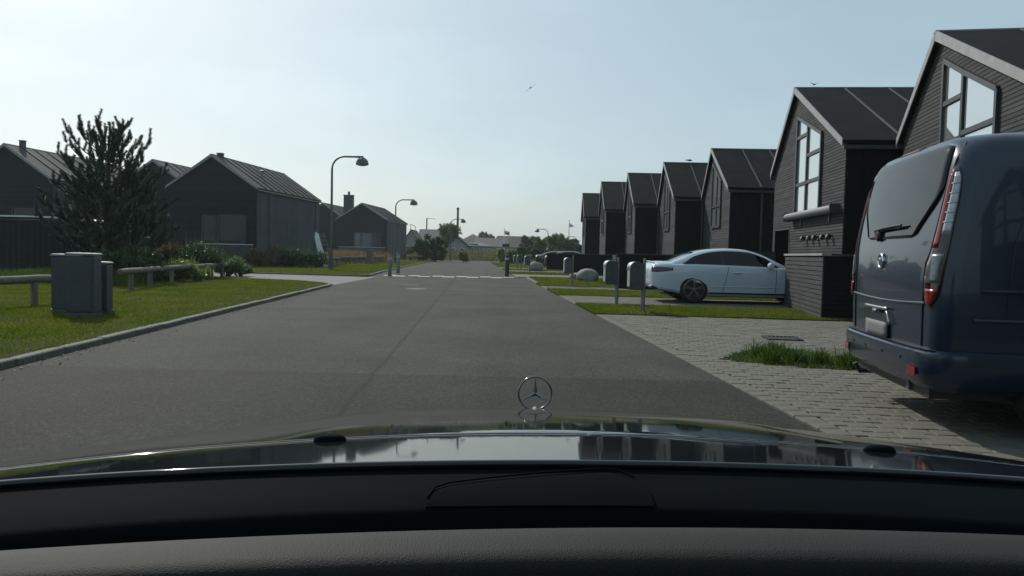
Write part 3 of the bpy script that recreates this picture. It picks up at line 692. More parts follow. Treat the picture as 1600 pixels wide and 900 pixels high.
# ---- left houses, gables towards the viewer
def lhouse(cx, cy, label, W=5.75, L=11.5, ze=4.87, za=6.82, rz=R(85), **kw):
    c, s_ = math.cos(rz), math.sin(rz)
    # local y axis = (-sin, cos); origin = right hand corner
    o = (cx + s_*W/2, cy - c*W/2)
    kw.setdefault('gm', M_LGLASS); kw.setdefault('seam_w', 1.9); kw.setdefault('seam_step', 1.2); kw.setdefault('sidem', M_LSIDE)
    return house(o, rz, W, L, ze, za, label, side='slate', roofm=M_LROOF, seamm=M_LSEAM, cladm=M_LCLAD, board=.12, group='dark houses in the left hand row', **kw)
gw = ([(.7, 1.40), (2.46, 1.40), (2.46, 3.14), (.7, 3.14)], [[(.7, 1.40), (2.46, 1.40), (2.46, 3.14), (.7, 3.14)]], [])
gw2 = ([(2.62, 1.38), (3.48, 1.38), (3.48, 3.10), (2.62, 3.10)], [[(2.62, 1.38), (3.48, 1.38), (3.48, 3.10), (2.62, 3.10)]], [])
L1 = lhouse(-18.9, 48.3, 'dark timber house with seamed grey roof beside the near street lamp', wins=[gw, gw2], pipe=(1.9, 10.6), wfm=M_SEAM, chim=[(.7, 2.7, .22, .32)])
q = MB(); q.tube([(3.6, 1.2, 5.6), (3.6, 1.2, 6.25)], .05, 8); q.lathe([(.02, .16), (.22, .10), (.20, .06), (.05, .05)][::-1], 14, (3.6, 1.2, 6.2)); q.build('vent_cowl', M_STEEL, L1, 40)
lhouse(-24.3, 52.0, 'dark timber house whose gable peak shows right of the pine', L=10, pipe=(), wins=[gw2])
lhouse(-29.9, 45.4, 'leftmost dark timber house with a small chimney, behind the pine', L=11, pipe=(), chim=[(1.2, 2.75, .42, .26)], wins=[gw])
L2 = lhouse(-19.3, 98, 'far dark timber house with wide front window beyond the street lamp', W=6.5, L=12, ze=5.0, za=7.0, pipe=(1.2,), rz=R(86), gm=M_LGLASS2,
       wins=[([(.8, 1.3), (4.2, 1.3), (4.2, 3.3), (.8, 3.3)], [[(.8, 1.3), (3.3, 1.3), (3.3, 3.3), (.8, 3.3)], [(3.3, 1.3), (4.2, 1.3), (4.2, 3.3), (3.3, 3.3)]], [((3.3, 1.3), (3.3, 3.3))])])
lhouse(-25.0, 101, 'far dark timber house with a square chimney, half hidden behind the street lamp', W=6.0, L=12, ze=5.0, za=7.1, pipe=(), rz=R(86), wins=[gw2])
def at3(u, v, Y): p = at(u, v, Y); return p
# square grey chimney block behind L2
c = at(545, 322, 106)
t = thing('chimney_stack', 'square pale chimney block with a black flue between the far left roofs', 'chimney', (c.x, c.y, 0))
q = MB(); q.bx((-.62, -.5, 0), (.62, .5, 8.5)); q.build('stack', M_SEAM, t); q = MB(); q.bx((-.68, -.56, 8.502), (.68, .56, 8.62)); q.build('cap', M_LAMP, t); q = MB(); q.tube([(0, 0, 8.6), (0, 0, 9.1)], .16, 12); q.build('flue', M_BLACK, t, 40)

# ------------------------------------------------------------------ low walls, bin store, sheds
t = thing('bin_store', 'low timber clad store with pale cap between the coupe and the van', 'shed', (6.18, 15.29, 0), hd((6.18, 15.29), (6.95, 19.6)))
HS = 1.33; LS = 4.35
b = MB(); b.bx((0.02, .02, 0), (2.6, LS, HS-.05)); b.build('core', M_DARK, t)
nb = 13; bh = (HS-.10)/nb
for k in range(nb):
    q = MB(); q.bx((-.006-random.random()*.004, 0, .03+k*bh), (.018, LS, .03+(k+1)*bh-.014)); q.build('plank', M_CLAD, t)
for k in range(nb):
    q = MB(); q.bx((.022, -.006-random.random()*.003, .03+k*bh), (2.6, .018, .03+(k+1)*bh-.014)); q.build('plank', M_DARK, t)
q = MB(); q.bx((-.04, -.04, HS-.045), (.14, LS+.03, HS)); q.build('cap', M_BARGE, t)
q = MB(); q.bx((.142, -.04, HS-.045), (2.62, .14, HS-.002)); q.build('cap', M_FRAME, t)
def low_wall(p, q, h, label, m=M_DARK, w=.22, post=False, cop=None):
    p, q = Vector(p), Vector(q); d = q-p; L = d.length
    t = thing('garden_wall', label, 'wall', (p.x, p.y, 0), math.atan2(d.y, d.x), 'dark low walls between the driveways')
    b = MB(); b.bx((0, -w/2, 0), (L, w/2, h-.04)); b.build('wall', m, t)
    b = MB(); b.bx((-.03, -w/2-.03, h-.038), (L+.03, w/2+.03, h)); b.build('coping', cop or M_FRAME, t)
    if post: b = MB(); b.bx((-.16, -.1, 0), (-.035, .1, h-.06)); b.build('end_post', M_BARGE, t)
    k = 0.6
    while k < L:
        b = MB(); b.bx((k, -w/2-.012, .02), (k+.03, -w/2, h-.06)); b.build('batten', m, t); k += 1.2
low_wall((3.75, 27.6), (10.5, 26.9), 1.27, 'dark low wall with pale end post behind the near mailboxes', post=True)
low_wall((2.5, 56), (8, 55.2), 1.25, 'dark low wall reaching out towards the far mailboxes')
low_wall((3.45, 44.5), (8, 43.9), 1.22, 'dark low wall behind the third mailbox and boulders')
low_wall((6.0, 24.6), (10.0, 24.2), 1.42, 'pale capped low wall behind the coupe roof', m=M_CLAD)
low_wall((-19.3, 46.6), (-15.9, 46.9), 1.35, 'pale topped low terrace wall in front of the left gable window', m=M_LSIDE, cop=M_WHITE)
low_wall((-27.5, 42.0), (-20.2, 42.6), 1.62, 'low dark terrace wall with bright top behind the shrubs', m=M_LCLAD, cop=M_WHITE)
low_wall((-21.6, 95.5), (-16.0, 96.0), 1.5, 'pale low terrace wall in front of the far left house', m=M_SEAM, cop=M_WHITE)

# dark shed far left
t = thing('garden_shed', 'low dark timber shed with curved metal roof edge whitened for its sun glint at the left edge', 'shed', (-15.6, 28.3, 0.08), R(174))
b = MB(); b.bx((0, -2.2, 0), (7.5, 0, 1.92)); b.build('wall', M_LCLAD, t)
for k in range(31):
    q = MB(); q.bx((k*.24+.01, 0.002, .03), (k*.24+.225, .022, 1.9)); q.build('plank', M_LCLAD, t)
rr = []
for k in range(13):
    f_ = k/12; zz = 1.95 + .13*(1-(2*f_-1)**4)
    rr.append((f_*7.7-.1, zz))
b = MB()
for (x0, z0), (x1, z1) in zip(rr[:-1], rr[1:]): b.add([(x0, .08, z0), (x1, .08, z1), (x1, -2.3, z1), (x0, -2.3, z0), (x0, .08, z0-.05), (x1, .08, z1-.05), (x1, -2.3, z1-.05), (x0, -2.3, z0-.05)], [(0, 1, 2, 3), (7, 6, 5, 4), (0, 4, 5, 1), (3, 2, 6, 7), (1, 5, 6, 2), (0, 3, 7, 4)])
b.build('roof', M_ZINC, t)
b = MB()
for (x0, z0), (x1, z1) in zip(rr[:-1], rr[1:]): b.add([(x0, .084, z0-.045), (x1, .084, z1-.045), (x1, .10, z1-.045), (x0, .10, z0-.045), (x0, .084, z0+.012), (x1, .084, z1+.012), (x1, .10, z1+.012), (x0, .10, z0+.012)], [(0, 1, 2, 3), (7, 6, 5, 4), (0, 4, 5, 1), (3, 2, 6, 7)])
b.build('roof_edge_glint', M_WHITE, t)  # white strip puts the sun's glint on the roof edge into colour

# white stair stringer beside the left house
p = at(498, 372, 46); g = G(505, 421, VZ)
t = thing('deck_stair', 'white timber stair side leaning beside the left house corner', 'stair', (-11.85, 47.6, VZ), R(0))
b = MB(); b.prism([(-.55, 0), (-.15, 0), (-.75, 2.05), (-.95, 2.15), (-.98, 1.8)], lambda p_, h: (p_[0]+.55, h, p_[1]), -.03, .03); b.build('stringer', M_WHITE, t)
b = MB(); b.prism([(-.15, 0), (.0, 0), (-.66, 2.0), (-.75, 2.05)], lambda p_, h: (p_[0]+.6, h, p_[1]), .9, .96); b.build('stringer', M_LAMP, t)
for k in range(7):
    b = MB(); b.bx((.40-k*.085, .032, .2+k*.26), (.58-k*.085, .898, .24+k*.26)); b.build('tread', M_LCLAD, t)

# ================================================================== STREET FURNITURE
def lamp(base, H, label, arm=1, reach=None, rz=0.0, s=1.0):
    t = thing('street_lamp', label, 'street lamp', (base[0], base[1], VZ if base[0] < -4 else .02), rz, 'swan neck street lamps')
    rc_ = 0.62*s; reach = reach or .85*s
    pole = [(0, 0, 0), (0, 0, H*.45), (0, 0, H-rc_)]; arc = [(arm*(rc_-rc_*math.cos(a)), 0, H-rc_+rc_*math.sin(a)) for a in [k*math.pi/2/8 for k in range(1, 9)]]
    end = (arm*(rc_+reach-.25*s), 0, H+.0)
    b = MB(); b.tube(pole+arc+[end], [.075*s, .062*s, .052*s]+[.045*s]*9, 12); b.build('pole', M_LAMP, t, 50)
    b = MB(); b.tube([(0, 0, 0), (0, 0, .9)], .10*s, 12); b.build('base_sleeve', M_LAMP, t, 50)
    X = arm*(rc_+reach); r_ = .31*s
    b = MB(); prof = [(r_*.99, -.36*s), (r_, -.34*s)] + [(r_*math.cos(a), -.32*s+.32*s*math.sin(a)) for a in [k*math.pi/2/7 for k in range(0, 7)]] + [(.05*s, .02*s), (.045*s, .05*s)]
    b.lathe(prof, 24, (X, 0, H-.02*s)); h = b.build('lamp_shade', M_LAMP, t, 50)
    b = MB(); b.lathe([(r_*.5, -.05), (r_*.95, 0)], 20, (X, 0, H-.385*s)); b.build('diffuser', M_LAMPG, h, 40)
    b = MB(); b.tube([(end[0]-arm*.05, 0, end[2]), (X+arm*.06, 0, H)], .055*s, 10); b.build('arm_joint', M_LAMP, t, 50)
    b = MB(); b.bx((-.06, -.085, .55), (.06, -.06, .85)); b.build('service_door', M_LAMP, t)
    return t
def lamp_px(u, vb, ut, vt, label, arm, Y=None, s=1.0):
    g = G(u, vb, VZ) if Y is None else at(u, vb, Y)
    top = at(u, vt, g.y); lamp((g.x, g.y), top.z, label, arm, s=s)
lamp_px(517, 421.5, 0, 246, 'nearest grey swan neck street lamp on the left verge', 1, s=1.1)
lamp_px(617, 411.5, 0, 313, 'second grey swan neck street lamp rising behind the far left house', 1, s=1.05)
lamp_px(703.5, 404, 0, 343, 'farthest left swan neck street lamp in front of the round tree', 1, Y=92, s=1.0)
lamp_px(855.5, 405, 0, 358.5, 'swan neck street lamp leaning left before the background trees', -1, Y=118, s=1.15)
lamp_px(900, 405, 0, 370, 'small swan neck street lamp just left of the last timber house', -1, Y=150, s=1.15)

def log_rail(p, q, r_, label, z0, posts=(0.2, 0.8), zc=.47):
    p, q = Vector((p[0], p[1], 0)), Vector((q[0], q[1], 0)); d = q-p; L = d.length
    t = thing('log_rail', label, 'log rail', (p.x, p.y, z0), math.atan2(d.y, d.x), 'log rails along the left verge')
    b = MB(); n = 7; pts = [(L*k/(n-1), random.uniform(-.008, .008), zc+random.uniform(-.006, .006)) for k in range(n)]
    rs = [r_*.93]+[r_*random.uniform(.97, 1.03) for _ in range(n-2)]+[r_*.93]
    b.tube([(-.012, pts[0][1], zc)]+pts+[(L+.012, pts[-1][1], zc)], [r_*.86]+rs+[r_*.86], 14); b.build('rail', M_LOG, t, 50)
    for f_ in posts:
        b = MB(); b.tube([(L*f_, 0, -.1), (L*f_, 0, zc-r_*.75)], r_*.82, 12); b.build('post', M_LOG, t, 50)
ra, rb_ = G(-60, 490, VZ), G(82, 476, VZ)
log_rail((-9.05, 10.9), (-8.50, 14.55), .074, 'weathered log rail at the left edge, left of the cabinets', VZ, (.2, .80))
log_rail((-9.35, 18.3), (-9.95, 21.6), .074, 'pale weathered log rail just right of the cabinets', VZ, (.25, .75))
log_rail((-10.0, 21.95), (-10.3, 25.6), .074, 'long mossy log rail in front of the shrubs', VZ, (.2, .75))
log_rail((-10.32, 25.8), (-10.45, 28.0), .074, 'short log rail ending at the white flowering shrub', VZ, (.3, .8))
for k, (u0, v0, u1, v1_) in enumerate([(500, 411, 530, 410.5), (531, 412, 556, 411), (557, 411, 572, 410.5), (585, 409, 599, 407.5), (635, 405.5, 660, 405.2), (661, 405.2, 680, 405)]):
    yb = [49, 58, 62, 66, 84, 88][k]; a0, a1 = at(u0, v0, yb), at(u1, v1_, yb+1.5)
    log_rail((a0.x, a0.y), (a1.x, a1.y), .11, ['low log rail right of the near street lamp', 'log rail on several short posts past the street lamp', 'log rail ending at the square timber bollard', 'short log rail beyond the square timber bollard', 'far pale log rail below the dark round bush', 'farthest log rail by the road bend'][k], VZ, (.1, .37, .63, .9), zc=.5)

def bollard(p, h, r_, label, m=M_LAMP, square=False, band=True, z0=VZ):
    t = thing('bollard', label, 'bollard', (p.x, p.y, z0), 0, None)
    b = MB()
    if square: b.bx((-r_, -r_, 0), (r_, r_, h)); b.build('post', m, t, bevel=.02)
    else: b.lathe([(r_, 0), (r_, h-.03), (r_*.8, h)], 16); b.build('post', m, t, 40)
    if band:
        b = MB(); b.lathe([(r_+.004, h-.24), (r_+.004, h-.12)], 16); b.build('reflective_band', M_PLATE, t, 40)
        b = MB(); b.lathe([(r_*1.15, 0), (r_*1.15, .05)], 16); b.build('foot', M_LAMP, t, 40)
bollard(G(609, 431.5), 1.0, .085, 'steel bollard at the left end of the painted line', M_STEEL, z0=0)
bollard(G(622, 427, VZ), 1.0, .085, 'steel bollard standing behind the left one at the painted line', M_STEEL)
bollard(G(792, 433), 1.08, .10, 'black bollard with pale band at the right end of the painted line', M_BLACK, z0=0)
bollard(at(577.5, 413, 60), 1.15, .24, 'square weathered timber bollard at the end of the log rails', M_LOG, True, False)

# utility cabinets
def cabinet(u, vb, w, d, h, label, rz, ribs):
    g = G(u, vb, VZ)
    t = thing('utility_cabinet', label, 'utility cabinet', (g.x, g.y, VZ), rz, 'utility cabinets on the left verge')
    b = MB(); b.bx((-w/2, 0, .06), (w/2, d, h-.05)); b.build('housing', M_CAB, t, bevel=.012)
    b = MB(); b.bx((-w/2-.02, .01, 0), (w/2+.02, d, .058)); b.build('plinth', M_LAMP, t)
    b = MB(); b.prism([(-w/2-.010, h-.035), (w/2+.010, h-.035), (w/2+.010, h-.012), (w/2-.02, h), (-w/2+.02, h), (-w/2-.010, h-.012)], lambda p, y: (p[0], y, p[1]), -.015, d+.01); b.build('lid', M_CABTOP, t, bevel=.006)
    if ribs:
        dr = MB(); dr.bx((-w/2+.025, -.014, .10), (w/2-.025, -.001, h-.09)); do = dr.build('door', M_CAB, t, bevel=.004)
        for k in range(ribs):
            zz = .18+k*(h-.38)/ribs; q = MB(); q.bx((-w/2+.06, -.022, zz), (w/2-.06, -.0145, zz+.018)); q.build('rib', M_CAB, do)
        q = MB(); q.box((w/2-.06, -.024, h*.55), (.02, .018, .09)); q.build('handle', M_LAMP, do, bevel=.004)
cabinet(97, 489, .34, .32, .955, 'plain grey utility cabinet, leftmost of the three on the verge', R(6), 0)
cabinet(124.5, 495, .41, .30, .985, 'tallest ribbed grey utility cabinet, middle of the three on the verge', R(6), 8)
cabinet(154, 491, .25, .25, .845, 'small ribbed grey utility cabinet, right of the three on the verge', R(6), 9)

# mailboxes
def mailbox(u, vb, label, z0=.03, s=1.0, Y=None):
    g = G(u, vb, z0) if Y is None else at(u, vb, Y)
    t = thing('mailbox', label, 'mailbox', (g.x, g.y, z0), R(9), 'mailboxes on poles along the right verge')
    w, d, h, zb = .285*s, .20*s, .575*s, .455*s     # seen from its side: flat back by the poles, domed lid rolling down to the front
    r_ = .12*s; arc = lambda q: [(-w-.02+q-q*math.cos(a), zb+h-r_+ (q-r_)*0 + (r_)*math.sin(a)) for a in [k*math.pi/2/8 for k in range(0, 9)]]
    prof = [(-.02, zb+.0), (-.02, zb+h-.015)] + arc(r_)[::-1] + [(-w-.02, zb+.06), (-w+.02, zb)]
    b = MB(); b.prism(prof, lambda p, y: (p[0], y, p[1]), -d/2, d/2); bo = b.build('box', M_POSTB, t, 35)
    outer = [(-w-.035, zb+h-r_-.05)] + [(-w-.035+.13*s-.13*s*math.cos(a), zb+h-r_+.133*s*math.sin(a)) for a in [k*math.pi/2/8 for k in range(0, 9)]] + [(-w*.45, zb+h+.012)]
    inner = [(p[0]+.012, p[1]-.012) for p in outer][::-1]
    b = MB(); b.prism(outer+inner, lambda p, y: (p[0], y, p[1]), -d/2-.012, d/2+.012); b.build('hood', M_ZINC, bo, 40)
    b = MB(); b.bx((-w-.030, -d*.42, zb+.07), (-w-.0205, d*.42, zb+h-r_-.06)); b.build('door', M_PLATE, bo, bevel=.003)  # panel paler than the box, painting in sunlight on the road face
    b = MB(); b.bx((-w-.034, -.03, zb+.20), (-w-.0305, .03, zb+.24)); b.build('name_plate', M_PLATE, bo)
    for k, yy in enumerate((-.055*s, .055*s)):
        b = MB(); hh = (1.12 if k == 0 else .98)*s; b.tube([(.012, yy, -.05), (.012, yy, hh-.02), (.012, yy, hh)], [.027, .027, .016], 10); b.build('pole', M_STEEL, t, 50)
mailbox(1003, 487, 'nearest grey mailbox on twin steel poles left of the coupe')
mailbox(962.5, 474, 'second grey mailbox on twin steel poles, near the coupe tail')
mailbox(893.5, 447, 'third grey mailbox on a steel pole in front of the boulders')
mailbox(827, 426, 'grey mailbox standing apart beyond the black bollard', .0)
mailbox(814, 421, 'far grey mailbox on a pole, right one of the distant pair', .0)
mailbox(808.5, 420, 'far grey mailbox on a pole, left one of the distant pair', .0)

# boulders
def boulder(g, sx, sy, sz, label, seed):
    r_ = random.Random(seed); bm = bmesh.new(); bmesh.ops.create_icosphere(bm, subdivisions=4, radius=1)
    pl = [(Vector((r_.gauss(0, 1), r_.gauss(0, 1), r_.gauss(0, 1))).normalized(), r_.uniform(.72, .98)) for _ in range(9)]
    for v in bm.verts:
        p = v.co.copy(); s = 1.0
        for n_, d_ in pl:
            dd = p.dot(n_)
            if dd > d_: p -= n_*(dd-d_)*.75
        p += p.normalized()*.02*math.sin(p.x*7+seed)*math.cos(p.y*6-p.z*5)
        v.co = Vector((p.x*sx, p.y*sy, p.z*sz))
    me = bpy.data.meshes.new('boulder'); bm.to_mesh(me); bm.free(); me.materials.append(M_STONE); me.shade_smooth()
    o = put('boulder', me); o.location = (g.x, g.y, sz*.62); tag(o, label, 'boulder', 'boulders on the verge'); return o
boulder(G(918, 440), .50, .45, .36, 'larger rounded grey boulder on the grass verge by the mailboxes', 3)
boulder(G(901, 437), .38, .30, .22, 'smaller grey boulder half hidden behind the third mailbox', 5)
boulder(at(838, 414, 52), .5, .4, .42, 'dark boulder beside the far mailboxes', 8)

# ================================================================== VEHICLES
def cyl_y(b, c, r_, w, seg=40, prof=None, mi=0):
    T = Matrix.Rotation(R(90), 3, 'X'); b.lathe(prof or [(r_*.9, -w/2), (r_, -w/2+.03), (r_, w/2-.03), (r_*.9, w/2)], seg, c, T, mi)
def wheel(parent, c, r_, w, side, spokes=5, twin=True, rimm=None):
    b = MB(); T = Matrix.Rotation(R(90), 3, 'X')
    prof = [(r_*.70, -w/2), (r_*.76, -w/2-.006), (r_*.93, -w/2+.004), (r_*.985, -w/2+.02), (r_, -w/2+.05), (r_, w/2-.05), (r_*.985, w/2-.02), (r_*.93, w/2-.004), (r_*.76, w/2+.006), (r_*.70, w/2)]
    b.lathe(prof, 40, c, T); wo = b.build('wheel', M_RUBBER, parent, 35)
    rim = MB(); yo = c[1]+side*(w/2-.004)
    rim.lathe([(r_*.66, -.02), (r_*.72, -.015), (r_*.74, .01), (r_*.70, .014), (r_*.66, -.02)], 40, (c[0], yo, c[2]), Matrix.Rotation(R(90)*(-side), 3, 'X'), cap=False)
    ro = rim.build('rim', rimm or M_RIM, wo, 35)
    dk = MB(); dk.lathe([(r_*.02, -.03), (r_*.69, -.03), (r_*.69, -.022)], 32, (c[0], yo, c[2]), Matrix.Rotation(R(90)*(-side), 3, 'X')); dk.build('brake_disc', M_RIMD, wo, 35)
    for k in range(spokes):
        a = 2*math.pi*k/spokes+.3
        for da in ((-.13, .13) if twin else (0,)):
            q = MB(); d = Vector((math.cos(a+da), 0, math.sin(a+da))); d0 = Vector((math.cos(a), 0, math.sin(a)))
            cc = Vector((c[0], yo+side*.004, c[2])); q.bar(cc+d0*r_*.12, cc+d*r_*.69, r_*.07, .02, (0, 1, 0)); q.build('spoke', rimm or M_RIM, wo)
    hb = MB(); hb.lathe([(r_*.14, -.01), (r_*.14, .012), (r_*.05, .018)], 20, (c[0], yo+side*.006, c[2]), Matrix.Rotation(R(90)*(-side), 3, 'X')); hb.build('hub_cap', rimm or M_RIM, wo, 35)
    return wo
def cut(o, cutters):
    for c in cutters:
        md = o.modifiers.new('cut', 'BOOLEAN'); md.operation = 'DIFFERENCE'; md.object = c; md.solver = 'EXACT'
    dg = bpy.context.evaluated_depsgraph_get(); me = bpy.data.meshes.new_from_object(o.evaluated_get(dg))
    o.modifiers.clear(); o.data = me; me.shade_smooth(); me.set_sharp_from_angle(angle=R(32))
    for c in cutters: bpy.data.objects.remove(c)
def ip(x, tab):
    xs = [t_[0] for t_ in tab]; ys = [t_[1] for t_ in tab]
    # monotone-ish cubic (pchip light): smoothstep free linear with softened knots
    if x <= xs[0]: return ys[0]
    if x >= xs[-1]: return ys[-1]
    for i in range(len(xs)-1):
        if xs[i] <= x <= xs[i+1]:
            h = xs[i+1]-xs[i]; t_ = (x-xs[i])/h
            d = lambda k: 0 if (k <= 0 or k >= len(xs)-1) else (ys[k+1]-ys[k-1])/(xs[k+1]-xs[k-1])
            m0 = d(i) if i > 0 else (ys[1]-ys[0])/(xs[1]-xs[0]); m1 = d(i+1) if i+1 < len(xs)-1 else (ys[-1]-ys[-2])/(xs[-1]-xs[-2])
            return (2*t_**3-3*t_**2+1)*ys[i]+(t_**3-2*t_**2+t_)*h*m0+(-2*t_**3+3*t_**2)*ys[i+1]+(t_**3-t_**2)*h*m1

# ---- van: plan outlines stacked in z
def make_van(loc, rz):
    t = thing('van', 'dark blue grey panel van seen from behind at the right edge', 'van', loc, rz)
    XR = [(.30, .10), (.45, .06), (.62, .05), (.95, .045), (1.15, .05), (1.34, .07), (1.65, .12), (1.90, .17), (1.99, .20), (2.06, .28), (2.105, .58)]
    HW = [(.30, .90), (.50, .955), (.85, .985), (1.08, .985), (1.30, .98), (1.62, .96), (1.86, .93), (1.98, .895), (2.05, .82), (2.09, .68), (2.105, .56)]
    XF = [(.30, 4.86), (.60, 4.95), (.85, 4.88), (1.00, 4.72), (1.08, 4.30), (1.15, 4.05), (1.65, 3.35), (2.0, 2.95), (2.06, 2.7), (2.105, 2.2)]
    RR = [(.30, .15), (.9, .14), (1.2, .15), (1.6, .145), (1.9, .16), (2.105, .32)]
    def outline(z, n1=12, na=10, n2=14):
        hw, xr, xf, r_ = ip(z, HW), ip(z, XR), ip(z, XF), ip(z, RR); rf = .35; pts = []
        # start rear centre, go to right side (-y), forward, front, back along left
        def xb(y): return xr + .035*(abs(y)/hw)**2
        half = []
        ye = hw-r_
        for k in range(n1): half.append((xb(ye*k/n1), -ye*k/n1))
        x0 = xb(ye)
        for k in range(na+1):
            a = math.pi/2*k/na; half.append((x0+r_-r_*math.cos(a), -ye-r_*math.sin(a)))
        xs, xe = x0+r_, xf-rf
        for k in range(1, n2+1): half.append((xs+(xe-xs)*k/n2, -hw))
        for k in range(1, na+1):
            a = math.pi/2*k/na; half.append((xe+rf*math.sin(a), -(hw-rf)-rf*math.cos(a)))
        for k in range(1, 7): half.append((xf+.06*math.sin(math.pi/2*k/6), -(hw-rf)*(1-k/6)))
        other = [(x_, -y_) for x_, y_ in half[1:-1]][::-1]
        return half+other
    zs = [.30, .36, .45, .55, .65, .75, .85, .95, 1.0, 1.05, 1.1, 1.15, 1.2, 1.3, 1.4, 1.5, 1.6, 1.7, 1.8, 1.9, 1.96, 2.0, 2.03, 2.055, 2.075, 2.09, 2.1, 2.105]
    b = MB(); rows = [[(x_, y_, z) for x_, y_ in outline(z)] for z in zs]
    b.grid(rows, closed=True, flip=True); n = len(rows[0])
    b.f.append(tuple(range(n-1, -1, -1))[::-1]); b.m.append(0); b.f.append(tuple(range((len(zs)-1)*n, len(zs)*n))[::-1]); b.m.append(0)
    body = b.build('body', M_VAN, t, 35)
    bmh = bmesh.new(); bmh.from_mesh(body.data); bmesh.ops.recalc_face_normals(bmh, faces=bmh.faces); bmh.to_mesh(body.data); bmh.free()
    cs = []
    for xw in (.98, 3.9):
        for sg in (-1, 1):
            q = MB(); cyl_y(q, (xw, sg*.92, .36), .395, .5, 40, [(.395, -.25), (.395, .25)]); cs.append(q.build('cutter', M_BLACK))
    cut(body, cs)
    # patches on the surface: s = arc length from the rear centre towards the right side
    cache = {}
    def pt(s, z, off):
        k = round(z, 4)
        if k not in cache:
            o = outline(z, 30, 24, 40); o = o[:30+25+40]; L = [0]
            for i in range(1, len(o)): L.append(L[-1]+math.hypot(o[i][0]-o[i-1][0], o[i][1]-o[i-1][1]))
            cache[k] = (o, L)
        o, L = cache[k]; sg = 1 if s >= 0 else -1; a = abs(s)
        i = 0
        while i < len(L)-2 and L[i+1] < a: i += 1
        f_ = (a-L[i])/(L[i+1]-L[i]); x_ = o[i][0]+(o[i+1][0]-o[i][0])*f_; y_ = o[i][1]+(o[i+1][1]-o[i][1])*f_
        tx, ty = o[i+1][0]-o[i][0], o[i+1][1]-o[i][1]; tl = math.hypot(tx, ty); nx, ny = ty/tl, -tx/tl
        if i > 0 and i < len(L)-2: pass
        dzx = (ip(z+.02, XR)-ip(z-.02, XR))/.04 if abs(nx) > .5 else 0
        return Vector((x_+nx*off, (y_+ny*off)*sg, z))
    def patch(name, m, zr, sl, sr_, off, parent, nz=16, ns=14, th=.012):
        rows = []
        for i in range(nz+1):
            z = zr[0]+(zr[1]-zr[0])*i/nz; a, c_ = sl(z), sr_(z); rows.append([pt(a+(c_-a)*j/ns, z, off) for j in range(ns+1)])
        q = MB(); q.grid(rows); o = q.build(name, m, parent, 60)
        bmm = bmesh.new(); bmm.from_mesh(o.data); bmesh.ops.recalc_face_normals(bmm, faces=bmm.faces)
        bmm.normal_update()
        if bmm.faces and sum(f.normal.x for f in bmm.faces)+sum(f.normal.y*(1 if f.calc_center_median().y > 0 else -1) for f in bmm.faces) - 2*sum(max(f.normal.x, 0) for f in bmm.faces) > 0: bmesh.ops.reverse_faces(bmm, faces=bmm.faces)
        bmm.to_mesh(o.data); bmm.free(); o.data.shade_smooth()
        sd = o.modifiers.new('solid', 'SOLIDIFY'); sd.thickness = th; sd.offset = -1
        return o
    # rear window
    def wl_(z):
        top = ip(z, [(1.36, .44), (1.37, .51), (1.43, .58), (1.53, .69), (1.61, .77), (1.69, .81), (1.84, .80), (1.97, .775), (1.995, .73), (2.005, .64)]); return top
    rw = patch('rear_window', M_TINT, (1.36, 2.005), lambda z: -wl_(z), wl_, .010, t, 30, 20)
    # seal groove round the tailgate, handle, emblem, wiper, plate
    def line(name, m, pts, r_, parent):
        q = MB(); q.tube([pt(s, z, .004) for s, z in pts], r_, 6); return q.build(name, m, parent, 60)
    gap = [(.76, .60), (.765, .85), (.765, 1.05), (.775, 1.18), (.82, 1.26), (.845, 1.45), (.845, 1.70), (.85, 1.88), (.82, 2.0)]
    line('tailgate_gap', M_BLACK, [(-s, z) for s, z in gap], .006, t); line('tailgate_gap', M_BLACK, gap, .006, t)
    line('tailgate_crease', M_VAN, [(-.80, .90), (-.4, .885), (0, .88), (.4, .885), (.80, .90)], .011, t)
    gr = patch('tailgate_grip', M_RIM, (.805, .828), lambda z: -.36, lambda z: .18, .018, t, 2, 12)
    patch('tailgate_grip', M_RIM, (.70, .80), lambda z: .155+(.80-z)*.6, lambda z: .18+(.80-z)*.6, .016, t, 3, 2)
    patch('latch', M_STEEL, (.77, .80), lambda z: -.14, lambda z: -.04, .022, gr, 2, 3)
    patch('number_plate', mat('dull_plate', (.13, .135, .13), .7), (.59, .71), lambda z: -.34, lambda z: .17, .012, t, 3, 6)
    e = pt(-.06, 1.185, .0); T = Matrix.Rotation(R(-90), 3, 'Y')
    q = MB(); q.lathe([(.062, 0), (.062, .016), (.054, .022), (.046, .016), (.046, .012)], 32, e, T); em = q.build('emblem', M_CHROME, t, 40)
    q = MB(); q.lathe([(.002, .013), (.045, .013), (.045, .004)][::-1], 32, e, T); q.build('emblem_field', M_SIGN, em, 40)
    q = MB(); q.tube([e+Vector((-.017, .034, .008)), e+Vector((-.018, .012, .020)), e+Vector((-.018, -.008, .006)), e+Vector((-.018, -.030, .018))], [.004, .009, .009, .004], 8); q.build('emblem_mark', M_CHROME, em, 60)
    a0 = pt(-.03, 1.43, .03); q = MB(); q.tube([a0+Vector((-.004, .22, .0)), a0+Vector((-.012, 0, .012)), a0+Vector((-.004, -.36, .025))], [.012, .014, .008], 8); wi = q.build('wiper', M_BLACK, t, 60)
    q = MB(); q.lathe([(.045, -.02), (.05, .012), (.035, .03)], 20, pt(.10-.3, 1.39, .01), T); q.build('wiper_hub', M_BLACK, wi, 40)
    q = MB(); q.bar(a0+Vector((.0, .26, -.008)), a0+Vector((.0, -.34, .015)), .012, .02); q.build('wiper_blade', M_RUBBER, wi)
    patch('brake_light', M_RED, (2.035, 2.06), lambda z: -.26, lambda z: .16, .012, t, 3, 10)
